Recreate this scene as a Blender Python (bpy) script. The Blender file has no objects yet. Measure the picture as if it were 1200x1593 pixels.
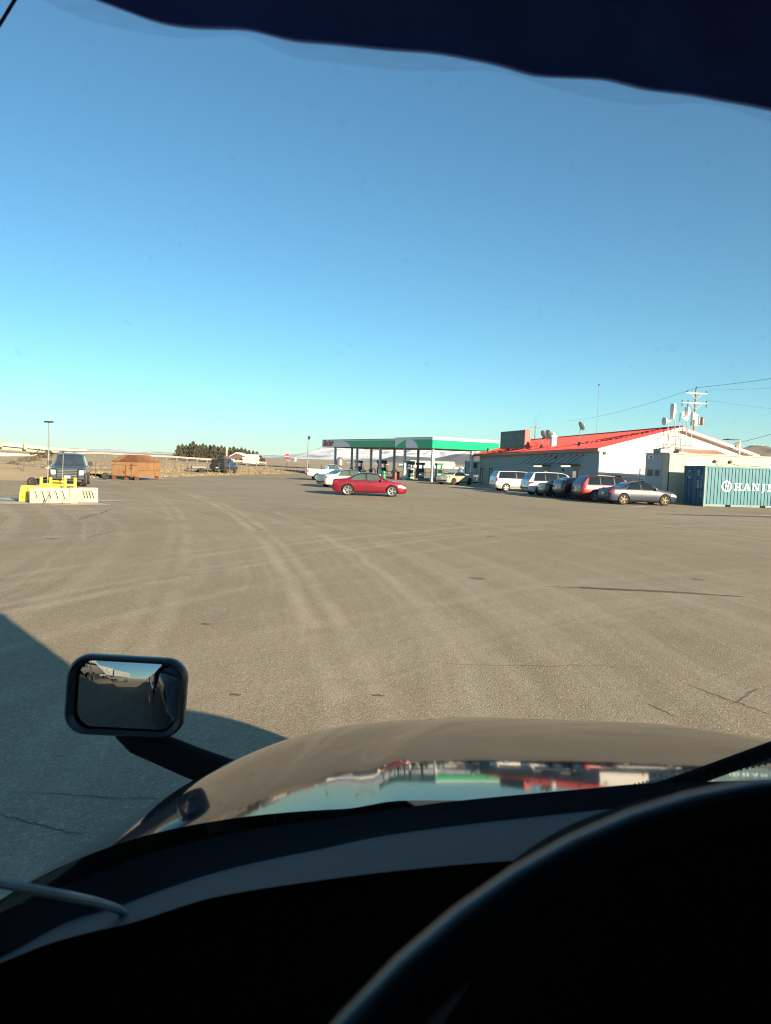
import bpy, bmesh, math, random
from mathutils import Vector, Matrix, noise
random.seed(7)
D2R = math.radians
S = bpy.context.scene
COL = S.collection

# ------------------------------------------------------------------ camera
EYE = 2.15
F_PX = 1150.0                       # focal length in photograph pixels (1200 x 1593)
PITCH = math.atan(78.5 / F_PX)
ROLL = D2R(2.0)
cd = bpy.data.cameras.new('camera'); cam = bpy.data.objects.new('camera', cd); COL.objects.link(cam)
cd.sensor_fit = 'VERTICAL'; cd.sensor_height = 36.0; cd.sensor_width = 36.0
cd.lens = 36.0 * F_PX / 1593.0
cd.clip_start = 0.02; cd.clip_end = 60000
cam.location = (0, 0, EYE)
CR = Matrix.Rotation(math.pi / 2 - PITCH, 3, 'X') @ Matrix.Rotation(ROLL, 3, 'Z')
cam.rotation_mode = 'QUATERNION'; cam.rotation_quaternion = CR.to_quaternion()
cd.dof.use_dof = True; cd.dof.focus_distance = 45.0; cd.dof.aperture_fstop = 9.0
S.camera = cam

# ------------------------------------------------------------------ sky, sun, exposure
SUN_EL = D2R(15.5)
SUN_H = Vector((0.60, -0.80))       # horizontal direction towards the sun
W = bpy.data.worlds.new('World'); S.world = W; W.use_nodes = True
nt = W.node_tree; nt.nodes.clear()
sky = nt.nodes.new('ShaderNodeTexSky'); sky.sky_type = 'NISHITA'; sky.sun_disc = False
sky.sun_elevation = SUN_EL; sky.sun_rotation = math.atan2(SUN_H.x, SUN_H.y)
sky.altitude = 1400; sky.air_density = 1.05; sky.dust_density = 0.35; sky.ozone_density = 4.8
bg = nt.nodes.new('ShaderNodeBackground'); bg.inputs['Strength'].default_value = 0.072
wo = nt.nodes.new('ShaderNodeOutputWorld')
wb = nt.nodes.new('ShaderNodeMix'); wb.data_type = 'RGBA'; wb.blend_type = 'MULTIPLY'; wb.inputs['Factor'].default_value = 1.0; wb.inputs['B'].default_value = (0.87, 1.11, 0.94, 1)   # camera white balance
nt.links.new(sky.outputs[0], wb.inputs['A']); nt.links.new(wb.outputs['Result'], bg.inputs['Color']); nt.links.new(bg.outputs[0], wo.inputs['Surface'])
sl = bpy.data.lights.new('sun', 'SUN'); sl.energy = 5.0; sl.angle = D2R(0.5); sl.color = (1.0, 0.80, 0.54)
sun = bpy.data.objects.new('sun', sl); COL.objects.link(sun)
sd = Vector((-SUN_H.x * math.cos(SUN_EL), -SUN_H.y * math.cos(SUN_EL), -math.sin(SUN_EL)))
sun.rotation_mode = 'QUATERNION'; sun.rotation_quaternion = sd.to_track_quat('-Z', 'Y')
S.view_settings.view_transform = 'Standard'; S.view_settings.look = 'None'
S.view_settings.exposure = 1.3; S.view_settings.gamma = 1.0; S.view_settings.use_curve_mapping = False
S.render.engine = 'CYCLES'
S.cycles.max_bounces = 8; S.cycles.transparent_max_bounces = 16
S.cycles.filter_width = 1.1
S.cycles.caustics_reflective = False; S.cycles.caustics_refractive = False

# ------------------------------------------------------------------ helpers
def at(px, py, Y):
    """point of the place seen at photograph pixel px,py when it stands Y metres ahead"""
    d = CR @ Vector(((px - 600) / F_PX, -(py - 796.5) / F_PX, -1))
    return Vector((0, 0, EYE)) + d * (Y / d.y)
def gnd(px, py, z=0.0):
    d = CR @ Vector(((px - 600) / F_PX, -(py - 796.5) / F_PX, -1))
    return Vector((0, 0, EYE)) + d * ((z - EYE) / d.z)
def lerp(a, b, t): return a + (b - a) * t
def smooth(a, b, x):
    t = min(1, max(0, (x - a) / (b - a))); return t * t * (3 - 2 * t)
def interp(pts, x):
    if x <= pts[0][0]: return pts[0][1]
    for (a, va), (b, vb) in zip(pts, pts[1:]):
        if x <= b: return lerp(va, vb, (x - a) / (b - a))
    return pts[-1][1]
def pchip(pts, x):
    n = len(pts)
    if x <= pts[0][0]: return pts[0][1]
    if x >= pts[-1][0]: return pts[-1][1]
    dl = [(pts[i + 1][1] - pts[i][1]) / (pts[i + 1][0] - pts[i][0]) for i in range(n - 1)]
    def m(i):
        if i == 0: return dl[0]
        if i == n - 1: return dl[-1]
        if dl[i - 1] * dl[i] <= 0: return 0.0
        return 2 * dl[i - 1] * dl[i] / (dl[i - 1] + dl[i])
    for i in range(n - 1):
        if x <= pts[i + 1][0]:
            h = pts[i + 1][0] - pts[i][0]; t = (x - pts[i][0]) / h
            return ((2*t**3 - 3*t*t + 1) * pts[i][1] + (t**3 - 2*t*t + t) * h * m(i)
                    + (-2*t**3 + 3*t*t) * pts[i + 1][1] + (t**3 - t*t) * h * m(i + 1))

def mat(name, col, rough=0.6, metal=0.0, var=0.15, scale=2.0, bump=0.0, bscale=60.0, coat=0.0, col2=None, spec=0.5, ior=1.5, emit=0.0):
    m = bpy.data.materials.new(name); m.use_nodes = True
    t = m.node_tree; p = t.nodes['Principled BSDF']; L = t.links.new
    p.inputs['Roughness'].default_value = rough; p.inputs['Metallic'].default_value = metal
    p.inputs['Coat Weight'].default_value = coat; p.inputs['Coat Roughness'].default_value = 0.03
    p.inputs['Specular IOR Level'].default_value = spec; p.inputs['IOR'].default_value = ior
    tc = t.nodes.new('ShaderNodeTexCoord')
    n = t.nodes.new('ShaderNodeTexNoise'); n.inputs['Scale'].default_value = scale; n.inputs['Detail'].default_value = 6
    n.inputs['Roughness'].default_value = 0.65
    L(tc.outputs['Object'], n.inputs['Vector'])
    mx = t.nodes.new('ShaderNodeMix'); mx.data_type = 'RGBA'
    r = t.nodes.new('ShaderNodeMapRange'); r.inputs[1].default_value = 0.3; r.inputs[2].default_value = 0.7
    L(n.outputs['Fac'], r.inputs[0]); L(r.outputs[0], mx.inputs['Factor'])
    a = col2 if col2 else tuple(c * (1 - var) for c in col)
    b = col if col2 else tuple(min(1, c * (1 + var)) for c in col)
    mx.inputs['A'].default_value = (*a, 1); mx.inputs['B'].default_value = (*b, 1)
    L(mx.outputs['Result'], p.inputs['Base Color'])
    if bump:
        n2 = t.nodes.new('ShaderNodeTexNoise'); n2.inputs['Scale'].default_value = bscale; n2.inputs['Detail'].default_value = 4
        L(tc.outputs['Object'], n2.inputs['Vector'])
        b_ = t.nodes.new('ShaderNodeBump'); b_.inputs['Strength'].default_value = bump; b_.inputs['Distance'].default_value = 0.02
        L(n2.outputs['Fac'], b_.inputs['Height']); L(b_.outputs[0], p.inputs['Normal'])
    if emit:
        p.inputs['Emission Color'].default_value = (*col, 1); p.inputs['Emission Strength'].default_value = emit
    return m

class MB:
    def __init__(s): s.v = []; s.f = []
    def add(s, vs, fs):
        o = len(s.v); s.v += [tuple(x) for x in vs]; s.f += [tuple(i + o for i in f) for f in fs]; return s
    def box(s, c, d, rz=0.0, M=None):
        x, y, z = d[0] / 2, d[1] / 2, d[2] / 2
        vs = [Vector(q) for q in ((-x,-y,-z),(x,-y,-z),(x,y,-z),(-x,y,-z),(-x,-y,z),(x,-y,z),(x,y,z),(-x,y,z))]
        R = M if M is not None else Matrix.Rotation(rz, 3, 'Z')
        return s.add([R @ v + Vector(c) for v in vs], [(0,3,2,1),(4,5,6,7),(0,1,5,4),(1,2,6,5),(2,3,7,6),(3,0,4,7)])
    def b2(s, lo, hi):
        return s.box([(a + b) / 2 for a, b in zip(lo, hi)], [abs(b - a) for a, b in zip(lo, hi)])
    def tube(s, pts, r, n=8, r2=None):
        pts = [Vector(p) for p in pts]; k = len(pts); vs = []
        up0 = None
        for i, p in enumerate(pts):
            d = (pts[min(i + 1, k - 1)] - pts[max(i - 1, 0)]).normalized()
            ref = Vector((0, 0, 1)) if abs(d.z) < 0.95 else Vector((1, 0, 0))
            a = d.cross(ref).normalized()
            if up0 is not None and a.dot(up0) < 0: a = -a
            up0 = a
            b = d.cross(a)
            rr = r if r2 is None else lerp(r, r2, i / (k - 1))
            for j in range(n):
                t = 2 * math.pi * j / n; vs.append(p + a * (rr * math.cos(t)) + b * (rr * math.sin(t)))
        fs = [(i*n + j, i*n + (j+1) % n, (i+1)*n + (j+1) % n, (i+1)*n + j) for i in range(k - 1) for j in range(n)]
        fs += [tuple(range(n - 1, -1, -1)), tuple((k - 1) * n + j for j in range(n))]
        return s.add(vs, fs)
    def lathe(s, prof, n=20, M=None, c=(0, 0, 0)):
        """prof: (radius, height) revolved round local z; M rotates"""
        M = M or Matrix.Identity(3); vs = []; k = len(prof)
        for (r, h) in prof:
            for j in range(n):
                t = 2 * math.pi * j / n; vs.append(M @ Vector((r * math.cos(t), r * math.sin(t), h)) + Vector(c))
        fs = [(i*n + j, i*n + (j+1) % n, (i+1)*n + (j+1) % n, (i+1)*n + j) for i in range(k - 1) for j in range(n)]
        return s.add(vs, fs)
    def cyl(s, c, r, h, n=16, M=None, r2=None):
        r2 = r if r2 is None else r2
        return s.lathe([(0.0005, 0), (r, 0), (r2, h), (0.0005, h)], n, M, c)
    def prism(s, poly, w, axis='y', off=0.0):
        """poly in (a,b); extruded along axis from off to off+w.  axis y: (x,z); x: (y,z); z: (x,y)"""
        n = len(poly); vs = []
        for t in (off, off + w):
            for a, b in poly:
                vs.append((a, t, b) if axis == 'y' else (t, a, b) if axis == 'x' else (a, b, t))
        fs = [tuple(range(n)), tuple(range(2*n - 1, n - 1, -1))] + [(i, i + n, (i+1) % n + n, (i+1) % n) for i in range(n)]
        return s.add(vs, fs)
    def grid(s, fn, nu, nv):
        vs = [fn(i / nu, j / nv) for i in range(nu + 1) for j in range(nv + 1)]
        fs = [(i*(nv+1) + j, (i+1)*(nv+1) + j, (i+1)*(nv+1) + j+1, i*(nv+1) + j+1) for i in range(nu) for j in range(nv)]
        return s.add(vs, fs)
    def mesh(s, name, fix=True):
        me = bpy.data.meshes.new(name); me.from_pydata(s.v, [], s.f); me.update()
        if fix:
            b = bmesh.new(); b.from_mesh(me); bmesh.ops.recalc_face_normals(b, faces=b.faces); b.to_mesh(me); b.free()
        return me
    def build(s, name, m, parent=None, smooth_=False, ang=35, fix=True, bevel=0.0):
        o = bpy.data.objects.new(name, s.mesh(name, fix)); COL.objects.link(o)
        if m: o.data.materials.append(m)
        if smooth_:
            for p in o.data.polygons: p.use_smooth = True
            o.data.set_sharp_from_angle(angle=D2R(ang))
        if bevel:
            bv = o.modifiers.new('bevel', 'BEVEL'); bv.width = bevel; bv.segments = 2; bv.limit_method = 'ANGLE'
        if parent: o.parent = parent
        return o
def tag(o, label=None, cat=None, group=None, kind=None):
    if label: o['label'] = label
    if cat: o['category'] = cat
    if group: o['group'] = group
    if kind: o['kind'] = kind
    return o
def thing(name, label, cat, loc=(0, 0, 0), rz=0.0, group=None):
    o = bpy.data.objects.new(name, None); COL.objects.link(o); o.location = loc; o.rotation_euler = (0, 0, rz)
    o.empty_display_size = 0.2
    return tag(o, label, cat, group)
def link_copy(o, parent, loc=None):
    c = o.copy(); COL.objects.link(c); c.parent = parent
    if loc is not None: c.location = loc
    return c
def text_mesh(name, body, size, m, parent, M, shear=0.0, bold=0.0, ext=0.004, align='CENTER'):
    cu = bpy.data.curves.new(name, 'FONT'); cu.body = body; cu.size = size; cu.shear = shear; cu.offset = bold; cu.extrude = ext
    cu.align_x = align; cu.resolution_u = 3
    to = bpy.data.objects.new(name + '_tmp', cu); COL.objects.link(to)
    dg = bpy.context.evaluated_depsgraph_get()
    me = bpy.data.meshes.new_from_object(to.evaluated_get(dg))
    bpy.data.objects.remove(to)
    me.materials.clear(); me.materials.append(m)
    o = bpy.data.objects.new(name, me); COL.objects.link(o); o.parent = parent; o.matrix_local = M
    return o
def frame(origin, right, normal):
    r = Vector(right).normalized(); n = Vector(normal).normalized(); u = n.cross(r)
    m = Matrix((r, u, n)).transposed().to_4x4(); m.translation = Vector(origin); return m
ORD = ['first','second','third','fourth','fifth','sixth','seventh','eighth','ninth','tenth','eleventh','twelfth','thirteenth',
       'fourteenth','fifteenth','sixteenth','seventeenth','eighteenth','nineteenth','twentieth','twenty-first','twenty-second','twenty-third','twenty-fourth','twenty-fifth','twenty-sixth']

# ------------------------------------------------------------------ materials
m_black = mat('black_plastic', (0.012, 0.012, 0.013), 0.5, var=0.2)
m_rubber = mat('tyre_rubber', (0.02, 0.02, 0.021), 0.8, var=0.3, scale=8)
m_alloy = mat('alloy_rim', (0.36, 0.36, 0.37), 0.35, 0.6, var=0.08)
m_darkalloy = mat('bronze_rim', (0.16, 0.13, 0.08), 0.35, 0.7, var=0.1)
m_chrome = mat('chrome', (0.75, 0.75, 0.76), 0.15, 1.0, var=0.04)
m_glass = mat('tinted_glass', (0.012, 0.016, 0.018), 0.04, var=0.1, coat=1.0)
m_glassg = mat('green_glass', (0.07, 0.10, 0.09), 0.05, var=0.2, coat=1.0)
m_lamp = mat('headlamp_lens', (0.75, 0.76, 0.78), 0.12, 0.3, var=0.06, coat=1.0)
m_tail = mat('tail_lamp_red', (0.35, 0.012, 0.015), 0.15, var=0.1, coat=1.0)
m_plate = mat('number_plate', (0.7, 0.7, 0.68), 0.4)
m_under = mat('underbody', (0.008, 0.008, 0.008), 0.9)
m_white = mat('white_paint', (0.78, 0.77, 0.74), 0.5, var=0.04, scale=0.6)
m_galv = mat('galvanised_steel', (0.22, 0.225, 0.23), 0.5, 0.3, var=0.15, scale=6)
m_conc = mat('concrete', (0.42, 0.39, 0.34), 0.85, var=0.18, scale=1.2, bump=0.2)
m_wood = mat('weathered_wood', (0.23, 0.19, 0.15), 0.85, var=0.3, scale=3)
m_dark = mat('dark_metal', (0.04, 0.042, 0.045), 0.5, 0.3)
def paint(name, c, metal=0.2, rough=0.35, coat=1.0): return mat(name, c, rough, metal, var=0.10, scale=1.2, coat=coat)

# ================================================================== SETTING
# ------------------------------------------------------------------ terrain
def bank(x, y):
    H = interp([(-140, 0.3), (-78, 0.45), (-64, 0.75), (-56, 1.15), (-44, 0.9), (-27, 0.35), (-12, 0.0)], x)
    h = H * smooth(64, 138, y) * (1 - smooth(175, 235, y))
    edge = smooth(0, 9, (-24.5 + 0.20 * (y - 54)) - x)
    h += 0.22 * edge * (1 - smooth(105, 140, y)) * smooth(10, 40, y)
    return h
def ground_h(x, y):
    return -0.03 + bank(x, y) + (0.10 * noise.noise(Vector((x * 0.11, y * 0.11, 0))) + 0.05 * noise.noise(Vector((x * 0.5, y * 0.5, 3)))) * smooth(2, 14, (-23 + 0.20 * (y - 54)) - x) * (1 - smooth(240, 300, y))
xs = [-9000, -4000, -1500, -600, -300, -200, -160] + [-150 + 2.5 * i for i in range(57)] + [-6, 0, 10, 30, 60, 120, 300, 800, 2500, 9000]
ys = [-2500, -1500, -300, -100, -40, -10, 0, 10, 20, 30] + [34 + 3 * i for i in range(75)] + [265, 300, 350, 450, 650, 1000, 1800, 3500, 6500, 12000]
g = MB(); ny = len(ys)
for x in xs:
    for y in ys: g.v.append((x, y, ground_h(x, y)))
g.f = [(i*ny + j, (i+1)*ny + j, (i+1)*ny + j+1, i*ny + j+1) for i in range(len(xs) - 1) for j in range(ny - 1)]
m_field = mat('dry_grass_field', (0.52, 0.40, 0.24), 0.95, scale=0.12, col2=(0.36, 0.27, 0.165), bump=0.9, bscale=9)
gr = g.build('ground', m_field, smooth_=True, ang=60); tag(gr, kind='structure')

# asphalt lot
def lot_material():
    m = bpy.data.materials.new('dusty_asphalt'); m.use_nodes = True
    t = m.node_tree; p = t.nodes['Principled BSDF']; N = t.nodes.new; L = t.links.new
    p.inputs['Roughness'].default_value = 0.92; p.inputs['Specular IOR Level'].default_value = 0.25
    tc = N('ShaderNodeTexCoord'); O = tc.outputs['Object']
    def noise_(scale, detail=5, vec=O, rough=0.6, dist=0.0):
        n = N('ShaderNodeTexNoise'); n.inputs['Scale'].default_value = scale; n.inputs['Detail'].default_value = detail
        n.inputs['Roughness'].default_value = rough; n.inputs['Distortion'].default_value = dist; L(vec, n.inputs['Vector']); return n.outputs['Fac']
    def rng(v, a, b, c=0.0, d=1.0):
        r = N('ShaderNodeMapRange'); r.inputs[1].default_value = a; r.inputs[2].default_value = b; r.inputs[3].default_value = c; r.inputs[4].default_value = d
        L(v, r.inputs[0]); return r.outputs[0]
    def mix(f, A, B, mode='MIX'):
        x = N('ShaderNodeMix'); x.data_type = 'RGBA'; x.blend_type = mode
        if isinstance(f, float): x.inputs['Factor'].default_value = f
        else: L(f, x.inputs['Factor'])
        for k, c in (('A', A), ('B', B)):
            if isinstance(c, tuple): x.inputs[k].default_value = (*c, 1)
            else: L(c, x.inputs[k])
        return x.outputs['Result']
    def math_(op, a, b=None):
        x = N('ShaderNodeMath'); x.operation = op
        for i, c in enumerate((a, b)):
            if c is None: continue
            if isinstance(c, (int, float)): x.inputs[i].default_value = c
            else: L(c, x.inputs[i])
        return x.outputs[0]
    big = noise_(0.09, 6, dist=0.6); mid = noise_(0.55, 7, dist=0.5); fine = noise_(9, 8, rough=0.85); grit = noise_(120, 3)
    c = mix(rng(big, 0.35, 0.65), (0.335, 0.270, 0.170), (0.440, 0.358, 0.232))
    c = mix(rng(mid, 0.42, 0.75, 0, 0.40), c, (0.33, 0.265, 0.185))
    # tyre streaks: arcs of dust swept round several turning centres
    for k, (cx, cy, sc, lo, hi, amt, colr) in enumerate([(-45, 5, 1.5, 0.47, 0.62, 0.55, (0.60, 0.51, 0.385)), (20, -8, 1.2, 0.49, 0.63, 0.35, (0.60, 0.51, 0.385)),
                                                   (-43.5, 6, 2.6, 0.52, 0.66, 0.50, (0.30, 0.245, 0.175)), (32, 0, 0.9, 0.50, 0.66, 0.22, (0.60, 0.51, 0.385))]):
        d = N('ShaderNodeVectorMath'); d.operation = 'DISTANCE'; L(O, d.inputs[0]); d.inputs[1].default_value = (cx, cy, 0)
        wob = math_('MULTIPLY', noise_(0.25, 3), 0.9)
        rr = math_('ADD', d.outputs['Value'], wob)
        cb = N('ShaderNodeCombineXYZ'); L(rr, cb.inputs[0]); cb.inputs[1].default_value = 3.7 * k
        st = noise_(sc, 5, cb.outputs[0], 0.7)
        mask = rng(noise_(0.10, 3), 0.36, 0.52)
        f = math_('MULTIPLY', rng(st, lo, hi, 0, amt), mask)
        c = mix(f, c, colr)
    # distinct dusty wheel tracks left by one turning truck
    for (cx, cy, r0, offs) in ((-141.8, -18.5, 143.6, ((0.0, .13, .75), (.42, .12, .60), (-1.85, .13, .45), (-2.25, .12, .35), (1.9, .12, .35))), (40, -8, 48.2, ((0.0, .14, .5), (.5, .12, .4), (1.7, .16, .45), (2.4, .12, .35), (-1.4, .15, .35)))):
        d = N('ShaderNodeVectorMath'); d.operation = 'DISTANCE'; L(O, d.inputs[0]); d.inputs[1].default_value = (cx, cy, 0)
        rr = math_('ADD', math_('SUBTRACT', d.outputs['Value'], r0), math_('MULTIPLY', math_('SUBTRACT', noise_(0.8, 5), 0.5), 0.22))
        for off, hw_, amt in offs:
            f = rng(math_('ABSOLUTE', math_('SUBTRACT', rr, off)), hw_ * 0.4, hw_ * 1.5, amt, 0.0)
            f = math_('MULTIPLY', f, rng(noise_(0.35, 4), 0.36, 0.58))
            c = mix(f, c, (0.62, 0.525, 0.385))
    c = mix(rng(noise_(0.32, 7, rough=0.7, dist=0.8), 0.57, 0.72, 0, 0.45), c, (0.24, 0.19, 0.13))
    c = mix(rng(fine, 0.25, 0.8, 0.0, 0.30), c, (0.20, 0.165, 0.12))
    # dark oil spots
    vs = N('ShaderNodeTexVoronoi'); vs.inputs['Scale'].default_value = 0.42; L(O, vs.inputs['Vector'])
    sp = math_('ADD', vs.outputs['Distance'], math_('MULTIPLY', mid, 0.12))
    c = mix(rng(sp, 0.115, 0.135, 0.65, 0.0), c, (0.10, 0.082, 0.062))
    v2 = N('ShaderNodeTexVoronoi'); v2.inputs['Scale'].default_value = 62; L(O, v2.inputs['Vector'])
    c = mix(rng(v2.outputs['Distance'], 0.05, 0.6, 0.0, 0.22), c, (0.16, 0.13, 0.10))
    sx = N('ShaderNodeSeparateXYZ'); L(v2.outputs['Color'], sx.inputs[0])
    c = mix(rng(sx.outputs[0], 0.0, 0.35, 0.42, 0.0), c, (0.17, 0.14, 0.10)); c = mix(rng(sx.outputs[1], 0.72, 1.0, 0.0, 0.40), c, (0.66, 0.57, 0.44))
    L(c, p.inputs['Base Color'])
    h = math_('ADD', math_('MULTIPLY', v2.outputs['Distance'], -0.55), math_('ADD', math_('MULTIPLY', fine, 0.45), math_('MULTIPLY', grit, 0.5)))
    b = N('ShaderNodeBump'); b.inputs['Strength'].default_value = 0.7; b.inputs['Distance'].default_value = 0.012
    L(h, b.inputs['Height'])
    b2 = N('ShaderNodeBump'); b2.inputs['Strength'].default_value = 0.18; b2.inputs['Distance'].default_value = 0.10
    L(mid, b2.inputs['Height']); L(b.outputs[0], b2.inputs['Normal']); L(b2.outputs[0], p.inputs['Normal'])
    return m
m_lot = lot_material()
lotp = [(-60, -60), (70, -60), (70, 112), (12, 116), (-8, 112), (-13, 104), (-15.5, 92), (-20.2, 70), (-23.2, 59.5), (-26, 53), (-33, 43), (-60, 34)]
o = MB().add([(x, y, 0.0) for x, y in lotp], [tuple(range(len(lotp)))]).build('parking_lot', m_lot); tag(o, kind='structure')
LOT = o
# old road crossing the far field
m_road = mat('old_asphalt_road', (0.14, 0.125, 0.105), 0.9, var=0.25, scale=0.3)
def ribbon(name, pts, w, m, z=0.0, parent=None, follow=True):
    b = MB(); vs = []
    P = [Vector((p[0], p[1], 0)) for p in pts]
    for i, q in enumerate(P):
        d = (P[min(i + 1, len(P) - 1)] - P[max(i - 1, 0)]).normalized(); nrm = Vector((-d.y, d.x, 0))
        ww = w if not callable(w) else w(i / (len(P) - 1))
        for s in (1, -1):
            v = q + nrm * (s * ww / 2); v.z = z + (max(0, ground_h(v.x, v.y)) if follow else 0); vs.append(v)
    b.add(vs, [(2*i, 2*i + 1, 2*i + 3, 2*i + 2) for i in range(len(P) - 1)])
    return b.build(name, m, parent, fix=False)
rd = [(-150 + 6 * i, 152 + 10 * math.sin(i * 0.06)) for i in range(60)]
tag(ribbon('road', rd, 7.0, m_road, 0.12), kind='structure')
tag(ribbon('dirt_track', [(-30 + 4 * i, 122 + 0.2 * i) for i in range(40)], 4.0, mat('dirt_track_soil', (0.30, 0.24, 0.16), 0.95, var=0.2), 0.06), kind='structure')

# cracks, stains, painted lines and patches on the lot
m_crack = mat('crack_fill', (0.12, 0.098, 0.075), 0.9, var=0.2)
m_stain = mat('oil_stain', (0.14, 0.105, 0.072), 0.75, var=0.35, scale=1.5)
m_line = mat('worn_white_line', (0.52, 0.50, 0.46), 0.8, scale=5, col2=(0.30, 0.26, 0.20))
m_pale = mat('pale_concrete', (0.55, 0.50, 0.43), 0.85, scale=1.4, col2=(0.46, 0.40, 0.32))
m_ice = mat('dirty_ice', (0.62, 0.62, 0.62), 0.45, scale=1.0, col2=(0.42, 0.40, 0.37))
def crack(a, b, w=0.03, seg=26, amp=0.16, seed=0):
    A, B = gnd(*a), gnd(*b); d = (B - A); nrm = Vector((-d.y, d.x, 0)).normalized(); rnd = random.Random(seed); pts = []; off = 0
    for i in range(seg + 1):
        t = i / seg; off += rnd.uniform(-1, 1) * min(amp, 0.035 * d.length) * 0.5; off *= 0.86
        q = A + d * t + nrm * off; pts.append((q.x, q.y))
    return ribbon('crack', pts, lambda t: w * (0.35 + 0.65 * math.sin(math.pi * min(1, max(0, t)))) * rnd.uniform(0.5, 1.3) + 0.003, m_crack, 0.0045, LOT, False)
for i, (a, b, w) in enumerate([((690, 1034), (975, 1040), 0.011), ((1060, 1062), (1200, 1112), 0.010), ((1000, 1092), (1055, 1117), 0.008), ((1180, 1072), (1140, 1096), 0.006), ((210, 905), (420, 880), 0.012),
                               ((135, 838), (178, 826), 0.05), ((150, 800), (112, 812), 0.05), ((120, 806), (180, 790), 0.05), ((700, 765), (760, 778), 0.08), ((735, 758), (800, 772), 0.07),
                               ((0, 1268), (120, 1300), 0.008), ((60, 1235), (300, 1248), 0.005), ((265, 745), (345, 750), 0.14), ((330, 751), (300, 744), 0.10), ((420, 744), (470, 752), 0.10),
                               ((1100, 800), (1190, 806), 0.05), ((930, 796), (975, 800), 0.05)]):
    crack(a, b, w, seed=i)
def blob(cx, cy, rx, ry, rz, m, name, parent=None, seed=0, z=0.004, n=44, rough=0.6):
    rnd = random.Random(seed); ph = [rnd.uniform(0, 6.28) for _ in range(5)]
    vs = []
    for k in range(n):
        t = 2 * math.pi * k / n; r = 1 + rough * sum(math.sin((j + 2) * t + ph[j]) / (j + 2) for j in range(5))
        x, y = rx * r * math.cos(t), ry * r * math.sin(t)
        vs.append((cx + x * math.cos(rz) - y * math.sin(rz), cy + x * math.sin(rz) + y * math.cos(rz), z))
    return MB().add(vs, [tuple(range(n))]).build(name, m, parent)
q = gnd(1020, 920); blob(q.x, q.y, 0.95, 0.12, -0.13, m_stain, 'oil_stain', LOT, 3)
q = gnd(920, 916); blob(q.x, q.y, 0.55, 0.03, -0.13, m_stain, 'oil_stain', LOT, 8)
q = gnd(545, 1146); blob(q.x, q.y, 0.14, 0.10, 0.2, m_stain, 'oil_stain', LOT, 5)
q = gnd(672, 1126); blob(q.x, q.y, 0.10, 0.06, 0.5, m_stain, 'oil_stain', LOT, 6)
q = gnd(320, 971); blob(q.x, q.y, 0.05, 0.04, 0.2, m_stain, 'oil_stain', LOT, 9)
q = gnd(366, 1081); blob(q.x, q.y, 0.045, 0.035, 0.2, m_stain, 'oil_stain', LOT, 11)
q = gnd(588, 1082); blob(q.x, q.y, 0.05, 0.03, 0.2, m_stain, 'oil_stain', LOT, 12)
q = gnd(1150, 803); blob(q.x, q.y, 3.2, 0.5, 0.1, m_stain, 'oil_stain', LOT, 14)
q = gnd(1185, 802); blob(q.x, q.y, 1.6, 0.25, 0.1, m_ice, 'ice_patch', LOT, 15, z=0.008)
def stripe(a, b, w, m=m_line, name='painted_line', z=0.004):
    A, B = gnd(*a), gnd(*b)
    return ribbon(name, [(lerp(A.x, B.x, i / 8), lerp(A.y, B.y, i / 8)) for i in range(9)], w, m, z, LOT, False)
stripe((445, 757), (520, 763), 0.16); stripe((428, 749), (500, 754), 0.16); stripe((470, 769), (515, 772), 0.16); stripe((380, 744), (470, 746), 0.14)
stripe((690, 754), (830, 768.5), 0.75, m_pale, 'concrete_gutter', 0.006)
stripe((980, 789.5), (1005, 788), 0.3, m_ice, 'ice_patch', 0.006)
q = gnd(60, 783); blob(q.x, q.y, 2.7, 0.9, 0.25, m_pale, 'concrete_pad', LOT, 21, 0.01, rough=0.12)
q = gnd(150, 779); blob(q.x, q.y, 1.1, 0.5, 0.2, m_pale, 'concrete_pad', LOT, 23, 0.014, rough=0.2)
q = gnd(8, 776); blob(q.x, q.y, 1.6, 0.8, 0.1, m_ice, 'ice_patch', LOT, 25, 0.018)
q = gnd(222, 743); blob(q.x, q.y, 2.6, 1.0, 0.0, m_ice, 'ice_patch', LOT, 27, 0.006)
q = gnd(146, 747); blob(q.x, q.y, 1.2, 0.5, 0.0, m_ice, 'ice_patch', LOT, 29, 0.006)
# loose pebbles
pb = MB(); rnd = random.Random(5)
for i in range(420):
    y = 3.5 + 22 * rnd.random() ** 1.6; x = rnd.uniform(-0.62, 0.62) * (y + 1); r = rnd.uniform(0.003, 0.009)
    M = Matrix.Rotation(rnd.uniform(0, 6), 3, 'Z') @ Matrix.Rotation(rnd.uniform(0, 3), 3, 'X')
    vs = [M @ Vector(v) * r for v in ((1.2,0,0),(-1.1,0,0),(0,0.9,0),(0,-1,0),(0,0,0.7),(0,0,-0.7))]
    pb.add([v + Vector((x, y, r * 0.35)) for v in vs], [(0,2,4),(2,1,4),(1,3,4),(3,0,4),(2,0,5),(1,2,5),(3,1,5),(0,3,5)])
o = pb.build('loose_gravel', mat('gravel_stone', (0.42, 0.37, 0.29), 0.9, scale=20, col2=(0.12, 0.10, 0.085))); tag(o, 'scattered pebbles lying on the dusty asphalt', 'gravel', kind='stuff')

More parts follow.
